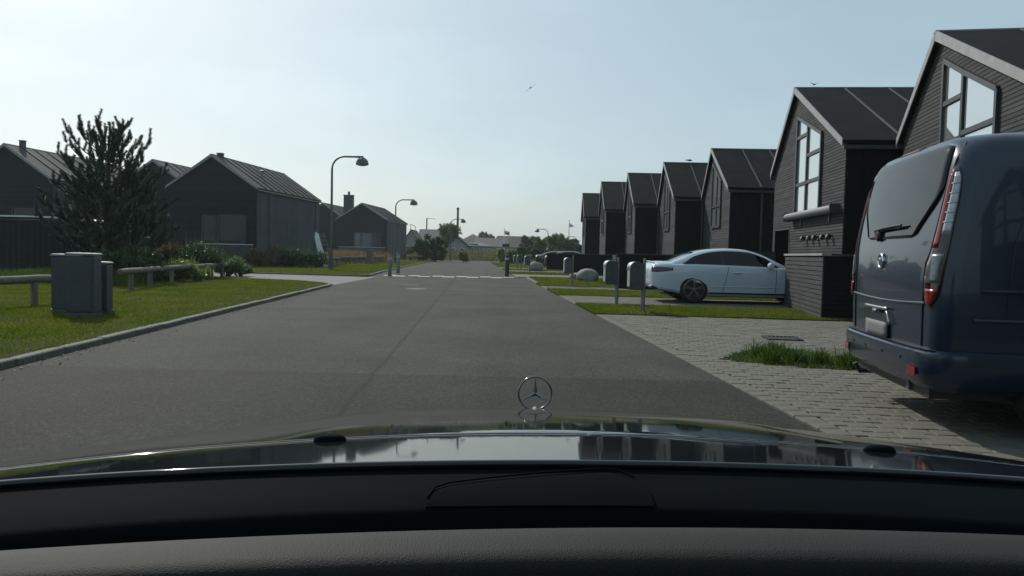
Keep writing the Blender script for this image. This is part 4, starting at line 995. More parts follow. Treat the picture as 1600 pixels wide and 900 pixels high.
    # tail lamps, both sides: bands of red and clear lens climbing the corner
    for sg in (1, -1):
        f = (lambda g_: (lambda z: sg*g_(z)))
        lo = lambda z: ip(z, [(.88, .84), (.96, .805), (1.08, .79), (1.16, .80), (1.24, .845), (1.45, .865), (1.74, .86), (1.83, .865)])
        hi = lambda z: ip(z, [(.88, .88), (.96, .94), (1.1, .96), (1.3, .97), (1.6, .96), (1.76, .935), (1.83, .895)])
        la = patch('tail_light', M_REDD, (.88, 1.83), f(lo), f(hi), .014, t, 26, 8)
        mid_ = lambda a: (lambda z: lo(z)+(hi(z)-lo(z))*a)
        patch('clear_lens', M_CLEAR, (1.37, 1.79), f(mid_(.46)), f(mid_(.92)), .020, la, 12, 5)
        patch('clear_lens', M_CLEAR2, (1.04, 1.24), f(mid_(.14)), f(mid_(.88)), .020, la, 8, 5)
        patch('red_lens', M_RED, (1.28, 1.80), f(mid_(.05)), f(mid_(.40)), .019, la, 14, 3)
        patch('red_lens', M_RED, (.90, 1.00), f(mid_(.10)), f(mid_(.90)), .019, la, 6, 5)
        for k in range(5):
            zz = 1.45+k*.065; patch('lens_rib', M_STEEL, (zz, zz+.006), f(mid_(.36)), f(mid_(.92)), .0215, la, 1, 4, .003)
    # bumper
    def bump_out(z, off): return [pt(s, .58, 0) for s in (0,)]
    q = MB(); prof = [(.34, .02), (.40, .055), (.52, .065), (.565, .06), (.585, .03), (.585, -.04), (.36, -.04)]
    ss = [-1.45+2.9*k/60 for k in range(61)]; rows = []
    for s in ss: rows.append([pt(s, .50, o_)*1 if False else Vector((*pt(s, .50, o_).xy, z)) for z, o_ in prof])
    q.grid(rows, flip=True); bo = q.build('bumper', M_VAN, t, 30)
    q = MB(); rows = []
    for s in [-.92+1.84*k/30 for k in range(31)]: rows.append([Vector((*pt(s, .50, o_).xy, .589)) for o_ in (-.03, .045)])
    q.grid(rows); q.build('bumper_step', M_BLACK, bo, 30)
    for sg in (1, -1):
        q = MB(); rows = [[Vector((*pt(sg*s, .50, .07).xy, z)) for z in (.40, .46)] for s in (.70, .76, .82)]; q.grid(rows); o = q.build('reflector', M_RED, bo); sd = o.modifiers.new('s', 'SOLIDIFY'); sd.thickness = .006; sd.offset = 0
    for s in (-.55, -.2, .2, .55):
        q = MB(); q.lathe([(.014, 0), (.014, .006)], 12, Vector((*pt(s, .50, .062).xy, .50)), T); q.build('parking_sensor', M_BLACK, bo)
    q = MB(); q.bx((.12, -.80, .24), (4.6, .80, .31)); q.build('underbody', M_BLACK, t)
    q = MB(); q.tube([(.10, -.45, .28), (.45, -.45, .27)], .032, 12); q.build('exhaust', M_LAMP, t, 40)
    q = MB(); q.tube([(.02, .55, .30), (.06, .55, .23), (.30, .55, .24)], .02, 8); q.build('tow_eye', M_BLACK, t, 40)
    # side windows, sliding rail, roof rails
    for sg in (1, -1):
        f = (lambda g_: (lambda z: sg*g_(z)))
        for a, c_ in ((1.42, 2.32), (2.42, 3.35)):
            pa_ = (lambda a, c_: (lambda z: a+.12*max(0, abs(z-1.5)-.18)*2, lambda z: c_-.12*max(0, abs(z-1.5)-.18)*2))(a, c_)
            patch('side_window', M_TINT, (1.22, 1.78), f(pa_[0]), f(pa_[1]), .008, t, 12, 8)
        for sx_ in (1.36, 2.37, 3.42): line('door_gap', M_BLACK, [(sg*sx_, .42), (sg*sx_, .9), (sg*sx_, 1.3), (sg*(sx_+.02), 1.85)], .005, t)
        line('side_crease', M_VAN, [(sg*1.15, .80), (sg*2.0, .80), (sg*3.4, .80)], .014, t); line('side_moulding', M_BLACK, [(sg*1.45, .52), (sg*2.4, .52), (sg*3.5, .52)], .022, t)
        patch('sliding_rail', M_BLACK, (.985, 1.01), f(lambda z: 1.2), f(lambda z: 2.5), .006, t, 1, 6)
        q = MB(); q.tube([(.75, sg*.66, 2.07), (.80, sg*.66, 2.125), (2.6, sg*.66, 2.13), (2.66, sg*.66, 2.07)], .018, 8); q.build('roof_rail', M_BLACK, t, 40)
        for xw in (.98, 3.9): wheel(t, (xw, sg*.86, .335), .335, .22, sg, 5, True)
    return t
make_van((2.89, 6.08, 0.018), R(-8))

# ---- coupe
def make_car(loc, rz, label, paint, name='coupe', group=None, tab=None):
    t = thing(name, label, 'car', loc, rz, group)
    L = 4.83
    ZD = [(0, .86), (.06, 1.01), (.18, 1.055), (.5, 1.06), (1.0, 1.02), (3.2, 1.0), (3.6, .985), (4.1, .93), (4.55, .80), (4.78, .66), (4.83, .58)]     # deck / bonnet centre height
    ZB = [(0, .80), (.06, .93), (.3, .975), (1.0, .985), (2.0, .965), (3.0, .945), (3.8, .90), (4.4, .78), (4.83, .56)]                              # shoulder height
    HWd = [(0, .54), (.05, .69), (.18, .815), (.5, .89), (1.1, .93), (1.8, .925), (2.8, .915), (3.8, .92), (4.3, .87), (4.65, .72), (4.83, .52)]
    ZS = [(0, .46), (.05, .38), (.25, .33), (.6, .265), (.95, .20), (4.3, .19), (4.7, .22), (4.83, .30)]                                                       # underside
    st = [0, .015, .05, .1, .18, .28, .4, .55, .7, .9, 1.1, 1.3, 1.5, 1.8, 2.1, 2.4, 2.7, 3.0, 3.3, 3.6, 3.8, 4.0, 4.2, 4.4, 4.55, 4.68, 4.77, 4.83]
    rows = []
    for x_ in st:
        w, zb, zd, zs = ip(x_, HWd), ip(x_, ZB), ip(x_, ZD), ip(x_, ZS); h = zb-zs
        half = [(0, zs), (w*.55, zs), (w*.90, zs+.01), (w*.965, zs+h*.10), (w*.975, zs+h*.22), (w*.99, zs+h*.45), (w, zs+h*.66), (w*.985, zs+h*.84), (w*.955, zb-.025), (w*.915, zb+.005), (w*.82, zb+(zd-zb)*.5+.004), (w*.55, zd-.006), (0, zd)]
        ring = [(x_, -y_, z) for y_, z in half] + [(x_, y_, z) for y_, z in half[1:-1]][::-1]
        rows.append(ring)
    b = MB(); b.grid(rows, closed=True); n = len(rows[0])
    b.f.append(tuple(range(n))[::-1]); b.m.append(0); b.f.append(tuple(range((len(st)-1)*n, len(st)*n))); b.m.append(0)
    body = b.build('body', paint, t, 30)
    bm = bmesh.new(); bm.from_mesh(body.data); bmesh.ops.recalc_face_normals(bm, faces=bm.faces); bm.to_mesh(body.data); bm.free()
    XW = (1.08, 3.95); cs = []
    for xw in XW:
        for sg in (-1, 1):
            q = MB(); cyl_y(q, (xw, sg*.92, .355), .405, .5, 44, [(.405, -.25), (.405, .25)]); cs.append(q.build('cutter', M_BLACK))
    cut(body, cs)
    # greenhouse
    ZR = [(.42, 1.02), (.62, 1.12), (.95, 1.255), (1.3, 1.355), (1.7, 1.412), (2.1, 1.425), (2.5, 1.395), (2.85, 1.29), (3.2, 1.13), (3.45, 1.0)]
    WR = [(.42, .70), (.62, .68), (.95, .645), (1.3, .62), (1.7, .61), (2.1, .61), (2.5, .62), (2.85, .66), (3.2, .70), (3.45, .74)]
    def gsec(x_, off=0.0):
        zr, wr, zb, w = ip(x_, ZR), ip(x_, WR), ip(x_, ZB)-.02, ip(x_, HWd)*.915
        zb = min(zb, zr-.01)
        return w, zb, wr, zr
    gx = [.42, .5, .62, .78, .95, 1.1, 1.3, 1.5, 1.7, 1.9, 2.1, 2.3, 2.5, 2.68, 2.85, 3.02, 3.2, 3.35, 3.45]; rows = []
    for x_ in gx:
        w, zb, wr, zr = gsec(x_)
        half = [(w, zb-.03), (w*.99, zb+.02*(zr > zb+.1)), (wr+(w-wr)*.45, zb+(zr-zb)*.55), (wr, zr-.055*min(1, (zr-zb)*4)), (wr*.86, zr-.018), (wr*.5, zr-.002), (0, zr)]
        rows.append([(x_, -y_, z) for y_, z in half]+[(x_, y_, z) for y_, z in half[:-1]][::-1])
    q = MB(); q.grid(rows, flip=True); q.build('roof', paint, t, 40)
    def side_pt(x_, f_, sg, off):
        w, zb, wr, zr = gsec(x_); z0, z1 = zb+.02, zr-.055*min(1, (zr-zb)*4); pts = [(w*.99, z0), (wr+(w-wr)*.45, zb+(zr-zb)*.55), (wr, z1)]
        z = z0+(z1-z0)*f_
        if z <= pts[1][1]: k = (z-pts[0][1])/max(1e-4, pts[1][1]-pts[0][1]); y_ = pts[0][0]+(pts[1][0]-pts[0][0])*k
        else: k = (z-pts[1][1])/max(1e-4, pts[2][1]-pts[1][1]); y_ = pts[1][0]+(pts[2][0]-pts[1][0])*k
        return Vector((x_, sg*(y_+off), z+off*.4))
    def side_glass(xa, xb_, sg, top):
        rows = []
        for i in range(25):
            x_ = xa+(xb_-xa)*i/24; tp = top(x_); rows.append([side_pt(x_, .06+(tp-.06)*j/6, sg, .006) for j in range(7)])
        q = MB(); q.grid(rows, flip=(sg > 0)); return q.build('side_window', M_TINT, t, 60)
    for sg in (-1, 1):
        topf = lambda x_: max(.10, ip(x_, [(.82, .10), (1.0, .62), (1.25, .80), (1.7, .88), (2.3, .88), (2.7, .86), (3.0, .72), (3.22, .12)]))
        side_glass(.82, 1.812, sg, topf); side_glass(1.818, 3.2, sg, topf)
        q = MB(); q.tube([side_pt(.80+2.42*k/24, topf(.80+2.42*k/24)+.03, sg, .010) for k in range(25)], .009, 6); q.build('window_trim', M_BLACK, t, 60)
        # door shut lines, handle, mirror, sill
        def body_pt(x_, z, off):
            w, zb, zs = ip(x_, HWd), ip(x_, ZB), ip(x_, ZS); h = zb-zs; f_ = (z-zs)/h
            y_ = ip(f_, [(0, .90), (.10, .965), (.22, .975), (.45, .99), (.66, 1.0), (.84, .985), (.98, .955), (1.02, .915)])*w
            return Vector((x_, sg*(y_+off), z))
        q = MB(); q.tube([body_pt(1.95-.14*(1-min(1, (z-.3)/.65)), z, .0) for z in [.30+.66*k/10 for k in range(11)]], .006, 6); q.build('door_gap', M_BLACK, t, 60)
        q = MB(); q.tube([body_pt(3.15, z, .0) for z in [.30+.60*k/8 for k in range(9)]], .006, 6); q.build('door_gap', M_BLACK, t, 60)
        q = MB(); q.tube([body_pt(2.05+.24*k/4, .80, .012+.02*math.sin(math.pi*k/4)) for k in range(5)], [.01, .015, .016, .015, .01], 8); q.build('door_handle', paint, t, 60)
        q = MB(); q.tube([body_pt(1.45+2.1*k/12, .275, -.005) for k in range(13)], .022, 8); q.build('sill_trim', M_RIMD, t, 60)
        q = MB(); q.tube([body_pt(1.42+1.9*k/12, .44, .0) for k in range(13)], [.004]+[.012]*11+[.004], 8); q.build('side_crease', paint, t, 60)
        mp = Vector((2.98, sg*.99, 1.0)); q = MB(); q.lathe([(.02, -.11), (.07, -.09), (.085, 0), (.07, .08), (.02, .10)], 16, mp, Matrix.Rotation(R(90), 3, 'X')); mo = q.build('mirror', M_CAR if paint is M_CAR else M_BLACK, t, 50)
        q = MB(); q.bar(mp+Vector((.02, -sg*.08, -.03)), mp+Vector((.04, -sg*.16, -.05)), .05, .04); q.build('mirror_foot', M_BLACK, mo)
        # tail lamp wrapping the corner
        rows = []
        for k in range(13):
            x_ = .035+.50*k/12; zc_ = .845+.02*k/12; hh = .065*(1-.55*(k/12)**2); rows.append([body_pt(x_, zc_+hh*(2*j/4-1), .008) for j in range(5)])
        q = MB(); q.grid(rows, flip=(sg < 0)); o = q.build('tail_light', M_REDD, t, 60); sd = o.modifiers.new('s', 'SOLIDIFY'); sd.thickness = .01; sd.offset = 0
        rows = []
        for k in range(9):
            x_ = .06+.38*k/8; rows.append([body_pt(x_, .855+.012*j-.006, .015) for j in range(2)])
        q = MB(); q.grid(rows, flip=(sg < 0)); q.build('light_bar', M_RED, o, 60)
        # front lamp
        rows = []
        for k in range(9):
            x_ = 4.15+.5*k/8; rows.append([body_pt(x_, ip(x_, ZB)-.15+.03*j, .008) for j in range(4)])
        q = MB(); q.grid(rows); q.build('headlight', M_CLEAR, t, 60)
        for xw in XW:
            wheel(t, (xw, sg*.80, .358), .358, .24, sg, 5, True, M_RIM2)
        q = MB(); q.bx((-.01, sg*.58-.09, .385), (.12, sg*.58+.09, .43)); q.build('exhaust', M_CHROME, t, bevel=.02)
    # rear glass, windscreen
    def cross(x_, k, off):
        w, zb, wr, zr = gsec(x_); y_ = wr*.84*k; z = zr-.018*(abs(k)**2.5)-.002
        return Vector((x_, y_, z+off))
    q = MB(); q.grid([[cross(.50+.62*i/8, -1+2*j/8, .008) for j in range(9)] for i in range(9)]); q.build('rear_window', M_TINT, t, 60)
    q = MB(); q.grid([[cross(2.52+.85*i/8, -1+2*j/8, .008) for j in range(9)] for i in range(9)]); q.build('windscreen', M_TINT, t, 60)
    q = MB(); q.prism([(.02, .37), (.45, .27), (.45, .30), (.02, .43)], lambda p, y: (p[0], y, p[1]), -.74, .74); q.build('diffuser', M_RIMD, t, bevel=.03)
    q = MB(); rows = [[(.005-.012*math.cos(y_*1.2), y_, z) for y_ in [-.24+.48*k/6 for k in range(7)]] for z in (.62, .74)]; q.grid(rows, flip=True); q.build('number_plate', M_PLATE, t)
    q = MB(); q.tube([(.05+.03*(y_/.7)**2, y_, 1.045-.03*(y_/.7)**2) for y_ in [-.7+1.4*k/14 for k in range(15)]], .016, 8); q.build('boot_spoiler', paint, t, 60)
    q = MB(); q.bx((.5, -.7, .17), (4.4, .7, .215)); q.build('underbody', M_BLACK, t)
    return t
make_car((3.55, 20.40, 0.018), R(-0.5), 'silver white coupe parked nose in beside the clad bin store', M_CAR)
make_car((2.6, 62.5, 0.01), R(-4), 'black car whose roof and red tail light show over the far dark wall', M_CAR2, 'parked_car', 'cars parked far along the row')
make_car((2.1, 71.5, 0.01), R(-4), 'black car parked farthest along the right row', M_CAR2, 'parked_car', 'cars parked far along the row')

# ------------------------------------------------------------------ the car the picture is taken from
CARX, CARRZ = 0.146, R(3.0)
own = thing('car', 'dark car bonnet with star ornament and dashboard in the foreground', 'car', (CARX, 0, 0), CARRZ)
ZP = [(.86, .9645), (.95, .9560), (1.05, .9462), (1.08, .9430), (1.10, .9404), (1.2, .9268), (1.3, .9125), (1.5, .8815), (1.7, .8465), (1.85, .8165), (1.95, .785), (2.03, .72), (2.07, .62), (2.08, .50)]
def bz(s, tt):
    k = abs(s)/.80
    te = tt + .20*k*k
    z = ip(te, ZP) - .020*k*k - .004*k**4
    if abs(s) > .86: z -= 1.2*(abs(s)-.86)**1.7
    # panel gap near the rear
    g_ = 1.085-.10*k*k; z -= .005*math.exp(-((tt-g_)/.004)**2) + .003*math.exp(-((tt-g_-.022)/.003)**2)
    # power bulge lines
    z += .007*(1/(1+math.exp((abs(s)-.43)/.018)))*min(1, max(0, (tt-1.1)/.3))
    return z
ts = sorted(set([.86+.012*k for k in range(0, 18)]+[1.05+.002*k for k in range(0, 30)]+[.99+.003*k for k in range(20)]+[1.12+.03*k for k in range(33)]))
ss = [-1.0+2.0*k/110 for k in range(111)]
b = MB(); b.grid([[(s, tt+.0, bz(s, tt)) for s in ss] for tt in ts]); b.build('bonnet', M_BONNET, own, 60)
# rolled rear lip of the bonnet
b = MB(); b.tube([(s, .857-.0*s, bz(s, .86)-.001) for s in ss], .0055, 8); b.build('bonnet_lip', M_BONNET, own, 60)
gp = MB()
for dg, rg in ((0, .0030), (.022, .0018)): gp.tube([(q_, 1.085-.10*(abs(q_)/.8)**2+dg, bz(q_, 1.085-.10*(abs(q_)/.8)**2+dg)+.0012) for q_ in ss[8:-8]], rg, 6)
gp.build('panel_gap', M_PIT, own)
# star ornament
sp0 = at(836, 614.5, 1.78); inv = Matrix.Rotation(-CARRZ, 4, 'Z'); sl = inv @ (Vector(sp0) - Vector((CARX, 0, 0)))
orn = MB(); rS = .0385
orn.tube([(sl.x+rS*math.cos(a), sl.y, sl.z+rS*math.sin(a)) for a in [2*math.pi*k/48 for k in range(49)]], .0021, 10); oo = orn.build('hood_ornament', M_CHROME_SHADE, own, 60)
for k in range(3):
    a = math.pi/2+k*2*math.pi/3; d = Vector((math.cos(a), 0, math.sin(a))); n_ = Vector((-math.sin(a), 0, math.cos(a))); c_ = Vector(sl)
    pts = [c_+d*rS*.99, c_+n_*.0050+d*.003, c_-d*.004, c_-n_*.0050+d*.003, c_+Vector((0, .0042, 0)), c_-Vector((0, .0042, 0))]
    q = MB(); q.add(pts, [(0, 1, 4), (1, 2, 4), (2, 3, 4), (3, 0, 4), (1, 0, 5), (2, 1, 5), (3, 2, 5), (0, 3, 5)]); q.build('star_arm', M_CHROME_SHADE, oo)
q = MB(); q.lathe([(.012, -.02), (.009, .004), (.004, .012)], 16, (sl.x, sl.y, sl.z-rS-.006)); q.build('ornament_foot', M_CHROME, oo, 50)
# washer nozzles
for u, v, w_, h_, M_ in ((516, 689, .046, .011, M_COWL), (930, 682, .026, .004, M_BONNET), (1374, 703, .048, .011, M_COWL)):
    p = inv @ (G(u, v, .938) - Vector((CARX, 0, 0))); z0 = bz(p.x, p.y)
    q = MB(); rows = []
    for i in range(7):
        a = math.pi/2*i/6; rows.append([(p.x+w_/2*math.cos(a)**.5*math.cos(f_)*1.0, p.y+.011*math.cos(a)**.5*math.sin(f_), z0-.002+h_*math.sin(a)) for f_ in [2*math.pi*k/16 for k in range(16)]])
    q.grid(rows, closed=True); q.build('washer_nozzle', M_, own, 50)
# cowl and wiper arm below the windscreen
b = MB(); rows = []
for tt, z in ((.858, .961), (.84, .957), (.81, .949), (.785, .941), (.777, .936), (.772, .92), (.768, .80)): rows.append([(s_, tt-.03*(s_/.8)**2*(.858-tt)/.08, z+bz(s_, .86)-bz(0, .86)) for s_ in [-1.0+2.0*k/50 for k in range(51)]])
b.grid(rows, flip=True); b.build('cowl', M_COWL, own, 60)
def cowl_z(x_, y_): return ip(y_, [(.777, .936), (.785, .941), (.81, .949), (.84, .957), (.858, .961)]) + bz(x_, .86) - bz(0, .86)
rim = []
for u, v in ((664, 781), (668, 772), (680, 764), (700, 760.5), (760, 757), (850, 753), (940, 750), (965, 751.5), (990, 758), (1012, 767)):
    p_ = inv @ (G(u, v, .948) - Vector((CARX, 0, 0))); rim.append((p_.x, p_.y, cowl_z(p_.x, p_.y)+.0015))
rows = []
for k in range(33):
    f_ = k/32*(len(rim)-1); i_ = min(int(f_), len(rim)-2); g_ = f_-i_; x_, y_ = rim[i_][0]+(rim[i_+1][0]-rim[i_][0])*g_, rim[i_][1]+(rim[i_+1][1]-rim[i_][1])*g_
    yb = max(.779, min(y_-.002, .781)); row = [(x_, y_+.002, cowl_z(x_, y_)-.002)]
    for q_ in range(7):
        yy = y_+(yb-y_)*q_/6; lift = .0035*math.sin(min(1, q_/2)*math.pi/2)*min(1, (y_-yb)/.01); row.append((x_, yy, cowl_z(x_, yy)+lift))
    rows.append(row)
b = MB(); b.grid(rows); b.build('wiper_cover', M_COWL2, own, 60)
b = MB(); b.tube([(p_[0], p_[1]-.004, p_[2]+.0012) for p_ in rim[1:-1]], .0011, 6); b.build('cover_rim', M_COWL2, own, 60)
# black pit between windscreen foot and dashboard, then the dashboard pad
b = MB(); b.grid([[(s_, tt-.05*(s_/.8)**2, z) for s_ in (-1.0, -.4, 0, .4, 1.0)] for tt, z in ((.768, .86), (.60, .80), (.50, .80))], flip=True); b.build('defroster_panel', M_PIT, own)
b = MB(); rows = []
prof = [(.512, .84), (.511, 1.0), (.509, 1.013), (.505, 1.019), (.50, 1.0215), (.485, 1.0222), (.465, 1.0215), (.457, 1.019), (.453, 1.0145), (.4515, 1.006), (.4515, .98), (.455, .85)]
for tt, z in prof:
    rows.append([(s_, tt - .05*(s_/.6)**2, z - .018*(s_/.7)**2) for s_ in [-.8+1.6*k/80 for k in range(81)]])
b.grid(rows); b.build('dashboard', M_DASH, own, 60)
b = MB(); b.tube([(s_, .405-.05*(s_/.6)**2, .983-.018*(s_/.7)**2) for s_ in [.05+.5*k/20 for k in range(21)]], .004, 8); b.build('dashboard_trim', M_BLACK, own, 60)
# cabin: roof, pillars, doors, seats behind the viewer
b = MB(); rows = []
for tt, z in ((-.02, 1.375), (-.25, 1.425), (-.8, 1.45), (-1.4, 1.42), (-1.9, 1.28)): rows.append([(s, tt-.06*(s/.6)**2, z-.05*(s/.6)**2) for s in [-.62+1.24*k/20 for k in range(21)]])
b.grid(rows); o = b.build('roof', M_BONNET, own, 60); sd = o.modifiers.new('s', 'SOLIDIFY'); sd.thickness = .04
for sg in (-1, 1):
    b = MB(); b.tube([(sg*.80, .66, .93), (sg*.70, .30, 1.17), (sg*.60, -.06, 1.345), (sg*.60, -.7, 1.40), (sg*.62, -1.5, 1.33)], [.035, .035, .04, .04, .05], 10); b.build('pillar', M_BLACK, own, 60)
    b = MB(); b.bx((sg*.82, -2.0, .25), (sg*.88, .62, .92)); b.build('door', M_BONNET, own, bevel=.02)
    b = MB(); b.bx((sg*.4-.22, -.75, .55), (sg*.4+.22, -.62, 1.25)); b.build('seat', M_BLACK, own, bevel=.05)
    b = MB(); cyl_y(b, (sg*.78, 0, 0), .32, .22); 
    wheel_r = .32
    T = Matrix.Rotation(R(90), 3, 'Y'); q = MB(); q.lathe([(.2, -.11), (.31, -.10), (.32, -.06), (.32, .06), (.31, .10), (.2, .11)], 32, (sg*.76, 1.30, .32), T); q.build('wheel', M_RUBBER, own, 35)
    q = MB(); q.lathe([(.2, -.11), (.31, -.10), (.32, -.06), (.32, .06), (.31, .10), (.2, .11)], 32, (sg*.76, -1.5, .32), T); q.build('wheel', M_RUBBER, own, 35)
b = MB(); b.bx((-.8, -2.0, .2), (.8, .6, .26)); b.build('floor_pan', M_BLACK, own)

# ================================================================== VEGETATION
def pine(loc, H, label, n_sh=420):
    t = thing('pine_tree', label, 'tree', loc)
    r_ = random.Random(11); b = MB()
    b.tube([(0, 0, -.1), (.05, 0, H*.3), (.0, .05, H*.6), (.06, .0, H*.9)], [.16, .13, .08, .025], 10); tr = b.build('trunk', M_BARK, t, 60)
    lb = MB(); shoots = []
    for k in range(72):
        z = H*(.06+.80*(k/72)**1.12); a = k*2.4+r_.uniform(-.3, .3); Lm = ip(z/H, [(0, 2.1), (.35, 2.3), (.55, 1.9), (.75, 1.25), (.92, .6)])*r_.uniform(.7, 1.2)*H/5.6
        up_ = .25+.65*(z/H); p0 = Vector((0, 0, z)); d = Vector((math.cos(a), math.sin(a), up_)).normalized()
        p1 = p0+d*Lm*.55; p2 = p1+(d+Vector((0, 0, .35))).normalized()*Lm*.45
        lb.tube([p0, p1, p2], [.035*(1.2-z/H), .02, .009], 5)
        hi_ = z/H > .52
        for j in range(4 if hi_ else 13):
            f_ = (.55+.45*j/3) if hi_ else (.25+.75*j/12); q = p0.lerp(p1, f_/.55) if f_ < .55 else p1.lerp(p2, (f_-.55)/.45)
            sd = Vector((r_.gauss(0, .28), r_.gauss(0, .28), 1.0))+d*.25 if hi_ else Vector((r_.gauss(0, .55), r_.gauss(0, .55), r_.uniform(.5, 1.2)))+d*.6
            shoots.append((q, sd.normalized(), (r_.uniform(.34, .6) if hi_ else r_.uniform(.25, .5))*H/5.2))
    for dx, dy, z, L_ in [(-.35, 0, .80, .7), (-.12, .1, .87, .62), (.08, 0, .86, .68), (.30, .1, .84, .74), (.46, 0, .78, .55), (-.6, 0, .66, .6), (.85, 0, .60, .55), (1.2, .1, .57, .5), (-.85, 0, .58, .55), (1.45, 0, .50, .5), (.62, .0, .70, .5)]:
        shoots.append((Vector((dx, dy, z*H)), Vector((dx*.25, 0, 1)).normalized(), L_*H/5.2*.9)); lb.tube([(dx*.1, 0, z*H-.7), (dx, dy, z*H), (dx*1.06, dy, z*H+L_*.7)], [.03, .018, .008], 5)
        for j in range(5): shoots.append((Vector((dx+r_.uniform(-.12, .12), dy, z*H-r_.uniform(0, .6))), Vector((r_.gauss(0, .6), r_.gauss(0, .6), 1)).normalized(), .34*H/5.2))
    lb.build('branches', M_BARK, t, 60)
    V, Tn = [], []; k0 = 0
    for q, d, L_ in shoots:
        n = int(190*L_/.4); u_ = rng.uniform(0, 1, n)
        d_ = np.array(d); a1 = np.cross(d_, [0.3, .8, .5]); a1 /= np.linalg.norm(a1); a2 = np.cross(d_, a1)
        ph = rng.uniform(0, 2*np.pi, n); rad = np.outer(np.cos(ph), a1)+np.outer(np.sin(ph), a2)
        base = np.array(q)+np.outer(u_*L_, d_); nd = rad*.75+d_*.62; tip = base+nd*(.125*(1-.35*u_)*rng.uniform(.75, 1.15, n))[:, None]
        wv = np.cross(nd, rng.normal(size=(n, 3))); wv /= np.linalg.norm(wv, axis=1)[:, None]; wv *= .0095
        vv = np.empty((n*3, 3)); vv[0::3] = base-wv; vv[1::3] = base+wv; vv[2::3] = tip; V.append(vv)
        Tn.append(np.arange(n*3).reshape(-1, 3)+k0); k0 += n*3
    put('crown', np_mesh('crown', np.concatenate(V), np.concatenate(Tn), M_NEEDLE), t)
    return t
pt_ = at(168, 400, 25.5)
pine((pt_.x, 25.5, VZ), at(172, 187, 25.5).z-VZ, 'brushy dark pine tree with upright candles in front of the left houses')

def shrub(loc, rx, ry, h, n, leaf, M, label, seed, flowers=0, name='shrub', stems=True, grassy=False):
    t = thing(name, label, 'shrub', loc)
    r_ = random.Random(seed); cents, rads = [], []
    for k in range(16):
        a = r_.uniform(0, 6.283); q = r_.uniform(0, .8)**.5; z = h*r_.uniform(.22, .78)*(1-.35*q)
        cents.append((rx*1.2*q*math.cos(a), ry*q*math.sin(a), z)); rads.append(h*r_.uniform(.24, .38))
    put('foliage', leaf_cloud(cents, rads, int(n*1.5), leaf*1.45, 'foliage', M, .95, .25), t)
    b = MB()
    for c_ in cents:
        b.tube([(c_[0]*.25, c_[1]*.25, -.05), (c_[0]*.6, c_[1]*.6, c_[2]*.6), c_, (c_[0]*1.12, c_[1]*1.12, c_[2]+h*.22)], [.02, .014, .009, .004], 5)
    b.build('stems', M_BARK, t)
    # upright sprays break the outline
    P = np.array(cents)[rng.integers(0, 16, 170)]+rng.normal(size=(170, 3))*np.array([rx*.2, ry*.2, h*.06])
    put('sprays', blades(P, h*.5, leaf*.55, .5, 'sprays', M), t)
    if flowers:
        put('flowers', leaf_cloud([(c_[0], c_[1], c_[2]+h*.12) for c_ in cents], [q*.9 for q in rads], flowers, leaf*.8, 'flowers', M_FLOWER, .8, .8), t)
    return t
def P_(u, vb, z=VZ, Y=None):
    g = G(u, vb, z) if Y is None else at(u, vb, Y); return (g.x, g.y, z)
shrub(P_(195, 430, Y=23.6), 1.0, .8, 1.25, 5200, .035, M_LEAF, 'dark loose shrub behind the pale log rail', 1)
shrub(P_(228, 428, Y=27.0), 1.3, .9, 1.5, 5200, .035, M_REDLEAF, 'tall brownish feathery shrub in front of the bright terrace wall', 9)
shrub(P_(258, 428, Y=24.6), 1.2, .8, .85, 5200, .034, M_LEAF3, 'bright leafy shrub behind the long log rail', 2, flowers=90)
shrub(P_(312, 424, Y=27.6), 1.05, .8, 1.45, 6200, .030, M_LEAF, 'dense dark green shrub below the left gable window', 3)
shrub(P_(287, 427, Y=25.6), .7, .6, .68, 2600, .034, M_LEAF3, 'low yellow green shrub behind the log rail', 12)
shrub(P_(352, 424, Y=30.2), .7, .6, .82, 3200, .034, M_LEAF2, 'small shrub dotted with white flowers at the path corner', 4, flowers=420)
shrub(P_(374, 427, Y=31.0), .45, .5, .5, 1500, .032, M_LEAF2, 'lowest white flowering plant beside the path', 14, flowers=120)
shrub(P_(432, 417, Y=45.5), 1.8, .8, 1.35, 5200, .05, M_REDLEAF, 'reddish shrub bed along the side of the left house', 5)
shrub(P_(468, 417, Y=45.0), 1.4, .8, 1.25, 4200, .05, M_LEAF, 'dark green shrub by the house corner near the street lamp', 6)
shrub(P_(412, 417, Y=46.0), 1.0, .7, .9, 2600, .05, M_LEAF, 'low dark shrub at the front corner of the left house', 15)
# tall straw coloured grass in front of the far left house
t = thing('ornamental_grass', 'tuft bed of tall straw coloured grass in front of the far left house', 'grass plant', (*at(548, 408, 68).xy, VZ))
x = rng.normal(size=1800)*1.7; y = rng.normal(size=1800)*.6
put('blades', blades(np.stack([x, y, np.zeros(1800)], 1), 1.25, .03, .8, 'blades', M_STRAW), t)
# weedy ground cover below the shrubs
grass('ground_cover', [[(-10.4, 20), (-11.2, 28.5), (-17, 29.5), (-16, 21)]], [260], .34, .022, M_TUFT, 'tangled ground cover under the left shrubs', keep=lambda x, y: rng.uniform(0, 1, len(x)) < .7)

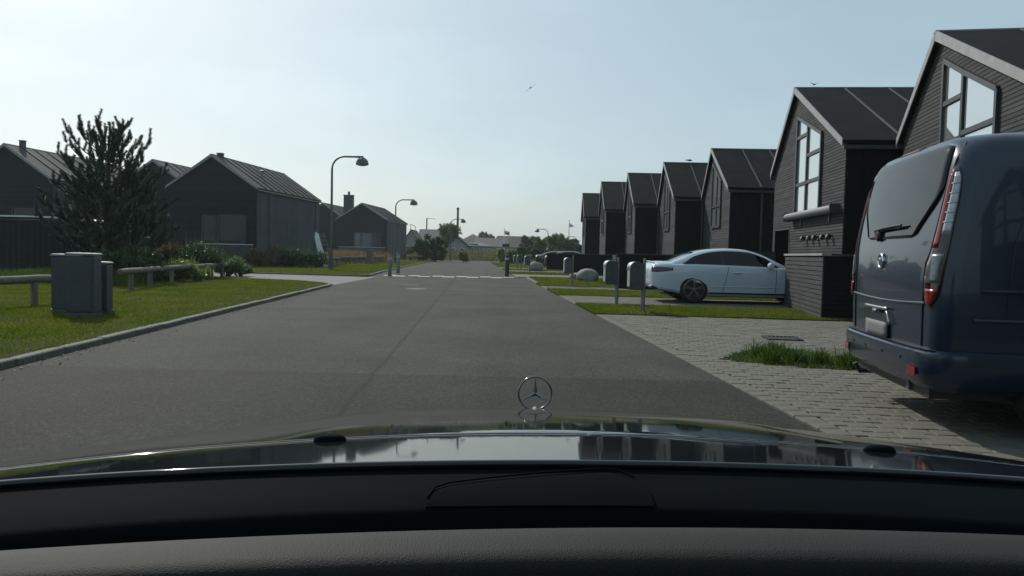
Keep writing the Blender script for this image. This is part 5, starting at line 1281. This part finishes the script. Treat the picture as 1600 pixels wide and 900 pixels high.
def tree(loc, H, rx, label, M, n, leaf, seed, trunk=.16, low=.25, group='background trees', flat=1.0):
    t = thing('tree', label, 'tree', loc, 0, group); r_ = random.Random(seed)
    b = MB(); b.tube([(0, 0, -.1), (.05*H*.1, 0, H*.35), (0, .03, H*.7)], [trunk, trunk*.75, trunk*.3], 8); cents, rads = [], []
    for k in range(30):
        a = r_.uniform(0, 6.283); zf = r_.uniform(low, .90); q = rx*math.sqrt(max(.05, 1-((zf-.5)/.55)**2))*r_.uniform(.35, .88)
        cents.append((q*math.cos(a), q*math.sin(a), H*zf)); rads.append(H*r_.uniform(.10, .17))
        if k < 12: b.tube([(0, 0, H*zf*.55), (q*math.cos(a)*.5, q*math.sin(a)*.5, H*zf*.82), cents[-1]], [trunk*.4, trunk*.25, trunk*.08], 5)
    b.build('trunk', M_BARK, t, 60); put('crown', leaf_cloud(cents, rads, n, leaf, 'crown', M, flat, .3), t); return t
def tree_px(u, vt, Y, rpx, label, M, n, leaf, seed, **kw):
    p = at(u, vt, Y); tree((p.x, Y, 0), p.z, rpx*Y/1200, label, M, n, leaf, seed, **kw)
tree_px(678, 366, 88, 20, 'dark broad bush tree left of the road bend', M_LEAF, 7000, .14, 21, low=.12)
tree_px(660, 373, 86, 12, 'smaller dark bush at the left of the broad bush tree', M_LEAF, 4200, .14, 22, low=.12)
tree_px(702, 349, 128, 17, 'round crowned tree rising behind the far roofs beside the tall mast', M_LEAF2, 6500, .20, 23)
tree_px(760, 363, 235, 14, 'round treetop above the long grey roof', M_LEAF, 3500, .40, 24)
tree_px(775, 369, 235, 12, 'low treetop right of the round one above the long roof', M_LEAF, 2500, .40, 25)
tree_px(826, 369, 132, 15, 'leftmost of the tall trees right of the road end', M_LEAF, 5200, .20, 26)
tree_px(845, 369, 128, 15, 'second tall tree behind the left leaning lamp', M_LEAF2, 5200, .20, 27)
tree_px(870, 366, 124, 17, 'tallest grey green tree between the lamp and flagpole', M_LEAF2, 6000, .20, 28)
tree_px(893, 372, 112, 13, 'dark pointed tree just left of the last house', M_LEAF, 5200, .16, 29)
tree_px(906, 380, 100, 10, 'dark tree touching the last timber house', M_LEAF, 3500, .15, 30)
tree_px(783, 387, 90, 7, 'small round green bush at the end of the road', M_LEAF3, 2500, .10, 31, trunk=.05, low=.15)
tree_px(815, 386, 92, 9, 'dark shrubby tree above the far mailboxes', M_LEAF, 3000, .11, 32, low=.15)
tree_px(800, 390, 84, 7, 'spiky grey green shrub behind the black bollard', M_LEAF2, 1800, .10, 33, trunk=.05, low=.1)
tree_px(725, 392, 84, 9, 'low yellow green bush on the bank', M_LEAF3, 2500, .10, 34, trunk=.05, low=.15)
tree_px(840, 388, 92, 12, 'dark hedge bush behind the far parked cars', M_LEAF, 3200, .12, 35, low=.15)
tree_px(872, 389, 96, 12, 'dark hedge bush left of the far dark wall', M_LEAF, 3200, .12, 36, low=.15)
tree_px(640, 384, 112, 9, 'low green hedge bush by the far left house', M_LEAF2, 2500, .13, 37, low=.15)
# grass bank that closes the road
b = MB(); rows = []
for j in range(9):
    yy = 105.2+j*2.0; rows.append([(x_, yy, -.02+1.15*math.sin(min(1, j/5)*math.pi/2)*math.exp(-((x_+6)/11)**4)) for x_ in [-26+1.0*k for k in range(46)]])
b.grid(rows); o = b.build('bank', M_LAWN, None, 60); kind(o, 'structure', 'low grassy bank beyond the road bend')
x = rng.uniform(-16, 5, 9000); y = rng.uniform(105.3, 118, 9000); z = 1.15*np.sin(np.minimum(1, (y-105.2)/10)*np.pi/2)*np.exp(-((x+6)/11)**4)
hb = .30+.45*(np.sin(x*1.7)*.5+.5)*(np.sin(x*.63+y*.4)*.5+.5)
o = put('bank_grass', blades(np.stack([x, y, z-.03], 1), hb, .07, .9, 'bank_grass', M_BANK)); kind(o, 'stuff', 'long pale grass on the bank beyond the road'); o['category'] = 'grass'

# ================================================================== FAR BUILDINGS
def bg_house(u0, u1, vr, ve, Y, label, wall, roof, gable='x', depth=8.0, wins=3, ridge_in=0.0, rz=0.0, win_z=(.9, 2.0), skylight=False, chim=None):
    a, b_ = at(u0, ve, Y), at(u1, ve, Y); ze = max(2.3, a.z); zr = at((u0+u1)/2, vr, Y+depth/2).z; W = b_.x-a.x
    t = thing('house', label, 'house', (a.x, Y, 0), rz, 'far houses beyond the road')
    q = MB()
    if gable == 'x':   # ridge left-right
        q.bx((0, 0, -.1), (W, depth, ze)); q.build('wall', wall, t)
        r_ = MB(); i_ = ridge_in
        r_.add([(-.3, -.35, ze-.1), (W+.3, -.35, ze-.1), (W+.3, depth+.35, ze-.1), (-.3, depth+.35, ze-.1), (i_-.3, depth/2, zr), (W+.3-i_, depth/2, zr)], [(3, 2, 1, 0), (0, 1, 5, 4), (2, 3, 4, 5), (1, 2, 5), (3, 0, 4)]); ro = r_.build('roof', roof, t)
    else:
        pr = [(0, -.1), (W, -.1), (W, ze), (W/2, zr), (0, ze)]; q.prism(pr, lambda p, h: (p[0], h, p[1]), 0, depth); q.build('wall', wall, t)
        r_ = MB()
        for s_ in (-1, 1):
            e = (W/2+s_*(W/2+.35), ze-.1-.35*(zr-ze)/(W/2)*.6); r_.add([(W/2, -.3, zr+.02), (e[0], -.3, e[1]), (e[0], depth+.3, e[1]), (W/2, depth+.3, zr+.02), (W/2, -.3, zr+.22), (e[0], -.3, e[1]+.2), (e[0], depth+.3, e[1]+.2), (W/2, depth+.3, zr+.22)], [(0, 1, 2, 3), (7, 6, 5, 4), (0, 4, 5, 1), (1, 5, 6, 2), (2, 6, 7, 3)])
        ro = r_.build('roof', roof, t)
    for k in range(wins):
        cx_ = W*(k+.5)/wins; w_ = min(1.1, W/wins*.5)
        g_ = MB(); g_.bx((cx_-w_/2, -.05, win_z[0]), (cx_+w_/2, -.004, win_z[1])); wo = g_.build('window', M_WHITE, t)
        g_ = MB(); g_.bx((cx_-w_/2+.08, -.062, win_z[0]+.08), (cx_-.03, -.052, win_z[1]-.08)); g_.build('pane', M_TINT, wo)
        g_ = MB(); g_.bx((cx_+.03, -.062, win_z[0]+.08), (cx_+w_/2-.08, -.052, win_z[1]-.08)); g_.build('pane', M_TINT, wo)
    if skylight:
        zc_ = ze+(zr-ze)*.55; yc = -.35+(depth/2+.35)*.55; g_ = MB(); g_.box((W*.42, yc-.18, zc_+.06), (1.6, .9, .12)); g_.build('skylight', M_WHITE, ro)
    if chim:
        for cx_ in chim: g_ = MB(); g_.bx((cx_-.3, depth/2-.3, zr-.5), (cx_+.3, depth/2+.3, zr+.9)); g_.build('chimney', M_BRICK, ro)
    return t
bg_house(628, 656, 361, 381, 135, 'pale walled far house half hidden behind the far left dark house', M_PLASTER, M_TILE2, 'y', wins=2)
bg_house(654, 708, 358.5, 376, 150, 'wide far house with long dark roof behind the dark bush', M_PLASTER, M_TILE, 'x', wins=5, chim=[5.0], win_z=(1, 2.2))
bg_house(701, 729, 372, 384, 125, 'small pale far house with gable facing the road', M_PLASTER, M_TILE, 'y', wins=2, win_z=(.9, 1.8))
bg_house(717, 768, 379, 387, 124.5+9, 'low pale far house with white skylight on its roof', M_PLASTER, M_TILE, 'x', wins=6, skylight=True, ridge_in=2.2, win_z=(.8, 1.9))
bg_house(742, 792, 372, 384, 165, 'far house with long plain grey roof behind the low pale house', M_BRICK, M_TILE, 'x', wins=5)
bg_house(716, 760, 366, 378, 215, 'farthest wide roof under the round treetop', M_BRICK, M_TILE2, 'x', wins=4, ridge_in=4)
bg_house(778, 826, 369, 385, 180, 'far house with broad brown roof behind the flagpole', M_BRICK, M_TILE2, 'x', wins=4)
# tall mast, hoists, flagpoles
p = at(715, 357, 140); top = at(716, 327, 140)
t = thing('mast', 'tall thin dark mast standing above the far roofs', 'mast', (p.x, 140, 0)); q = MB(); q.tube([(0, 0, 0), (0, 0, top.z-.3), (0, 0, top.z)], [.26, .19, .22], 12); q.build('pole', M_LAMP, t, 50)
q = MB(); q.lathe([(.24, 0), (.27, .1), (.2, .3)], 12, (0, 0, top.z)); q.build('cap', M_LAMP, t, 50)
p = at(667, 341, 160)
t = thing('davit', 'thin grey pole with horizontal boom above the wide dark roof', 'pole', (p.x, 160, 0)); q = MB(); q.tube([(0, 0, 0), (0, 0, p.z)], .14, 8); q.build('pole', M_LAMP, t, 50); q = MB(); q.tube([(0, 0, p.z), (1.8, 0, p.z-.1)], .05, 6); q.build('boom', M_LAMP, t, 50)
pa_, pb_ = at(641.5, 350, 150), at(649, 354, 150)
t = thing('davit', 'thin twin poles joined by a slanting bar above the far left roof', 'pole', (pa_.x, 150, 0)); 
q = MB(); q.tube([(0, 0, 0), (0, 0, pa_.z)], .05, 6); q.build('pole', M_LAMP, t); q = MB(); q.tube([(pb_.x-pa_.x, 0, 0), (pb_.x-pa_.x, 0, pb_.z)], .05, 6); q.build('pole', M_LAMP, t); q = MB(); q.tube([(0, 0, pa_.z), (pb_.x-pa_.x, 0, pb_.z)], .06, 6); q.build('boom', M_LAMP, t)
def flag(u, vt, Y, label, w, h, charge, droop):
    p = at(u, vt, Y); t = thing('flagpole', label, 'flagpole', (p.x, Y, 0)); q = MB(); q.tube([(0, 0, 0), (0, 0, p.z)], [.09, .05], 8); q.build('pole', M_WHITE, t, 50)
    q = MB(); q.lathe([(.02, 0), (.1, .08), (.02, .18)], 10, (0, 0, p.z)); q.build('finial', M_BRICK, t, 50)
    rows = []; rows2 = []
    for i in range(13):
        f_ = i/12; rows.append([(.08+w*f_, .12*math.sin(f_*6+j*.6), p.z-.25-h*(1-droop[0]*f_)*j/5-droop[1]*f_) for j in range(6)])
    q = MB(); q.grid(rows); fo = q.build('flag', M_FLAG, t, 60); sd = fo.modifiers.new('s', 'SOLIDIFY'); sd.thickness = .02
    if charge:
        q = MB(); q.grid([[(c_[0], c_[1]-.03, c_[2]) for c_ in r_[2:5]] for r_ in rows[4:10]]); q.build('flag_emblem', M_FLAGC, fo, 60)
flag(788, 358, 150, 'white flagpole flying a pale flag with a dark mark at the road end', 1.0, .75, True, (0, .25))
flag(889.5, 346, 120, 'white flagpole with a drooping pennant above the right hand trees', .62, .62, False, (.85, .45))
p = at(790.5, 383.5, 92)
t = thing('road_sign', 'small dark blue sign panel behind the black bollard', 'sign', (p.x, 92, 0)); q = MB(); q.tube([(0, .05, 0), (0, .05, p.z+.2)], .04, 8); q.build('post', M_STEEL, t, 50); q = MB(); q.bx((-.42, -.01, p.z-.2), (.42, .01, p.z+.2)); q.build('panel', M_SIGN, t)
def bird(p, span, label, rz, bank=0.0, flap=.25, perched=False):
    t = thing('bird', label, 'bird', p, rz); s = span/1.0
    q = MB(); q.tube([(0, -.22*s, 0), (0, -.14*s, .0), (0, 0, 0), (0, .13*s, .01), (0, .2*s, .015), (0, .25*s, .0)], [.01*s, .035*s, .06*s, .045*s, .03*s, .006*s], 8); q.build('body', M_BIRD, t, 60)
    for sg in (-1, 1):
        q = MB(); f1_, f2_ = flap, flap*.6
        if perched: pr = [(.05, .09, .04), (.07, -.30, -.02), (.03, -.32, .02), (.04, .08, .07)]
        else: pr = [(.03, .10, .02), (.24, .12, .02+f1_*.24), (.50, -.06, .02+f1_*.24+f2_*.1), (.27, -.02, .015+f1_*.24), (.03, -.10, .02)]
        pr = [(sg*a*s, b_*s, (c_+sg*bank*a)*s) for a, b_, c_ in pr]; q.add(pr, [tuple(range(len(pr)))]); o = q.build('wing', M_BIRD, t); sd = o.modifiers.new('s', 'SOLIDIFY'); sd.thickness = .012*s
bird(at(829, 137, 40), .62, 'gull gliding in the open sky above the road', R(25), bank=.75, flap=-.1)
bird(at(1273, 132, 30), .45, 'bird flying just above the awning house ridge', R(10), bank=.05, flap=.4)
bp = at(1078, 252, 37.5)
bird((bp.x, 37.6, 5.88), .75, 'dark bird perched on a ridge of the right hand row', R(-60), perched=True)

# ================================================================== HAZE in the air
b = MB(); b.bx((-430, -70, -1.1), (430, 650, 16.0)); hz = b.build('haze', None)
HM = bpy.data.materials.new('haze_air'); HM.use_nodes = True; n, l = HM.node_tree.nodes, HM.node_tree.links; n.remove(n['Principled BSDF'])
pv = n.new('ShaderNodeVolumePrincipled'); pv.inputs['Color'].default_value = (0.88, 0.95, 1.0, 1); pv.inputs['Density'].default_value = 0.0003; pv.inputs['Anisotropy'].default_value = 0.45
l.new(pv.outputs[0], n['Material Output'].inputs['Volume']); hz.data.materials.clear(); hz.data.materials.append(HM)
kind(hz, 'stuff', 'thin pale haze hanging in the air')
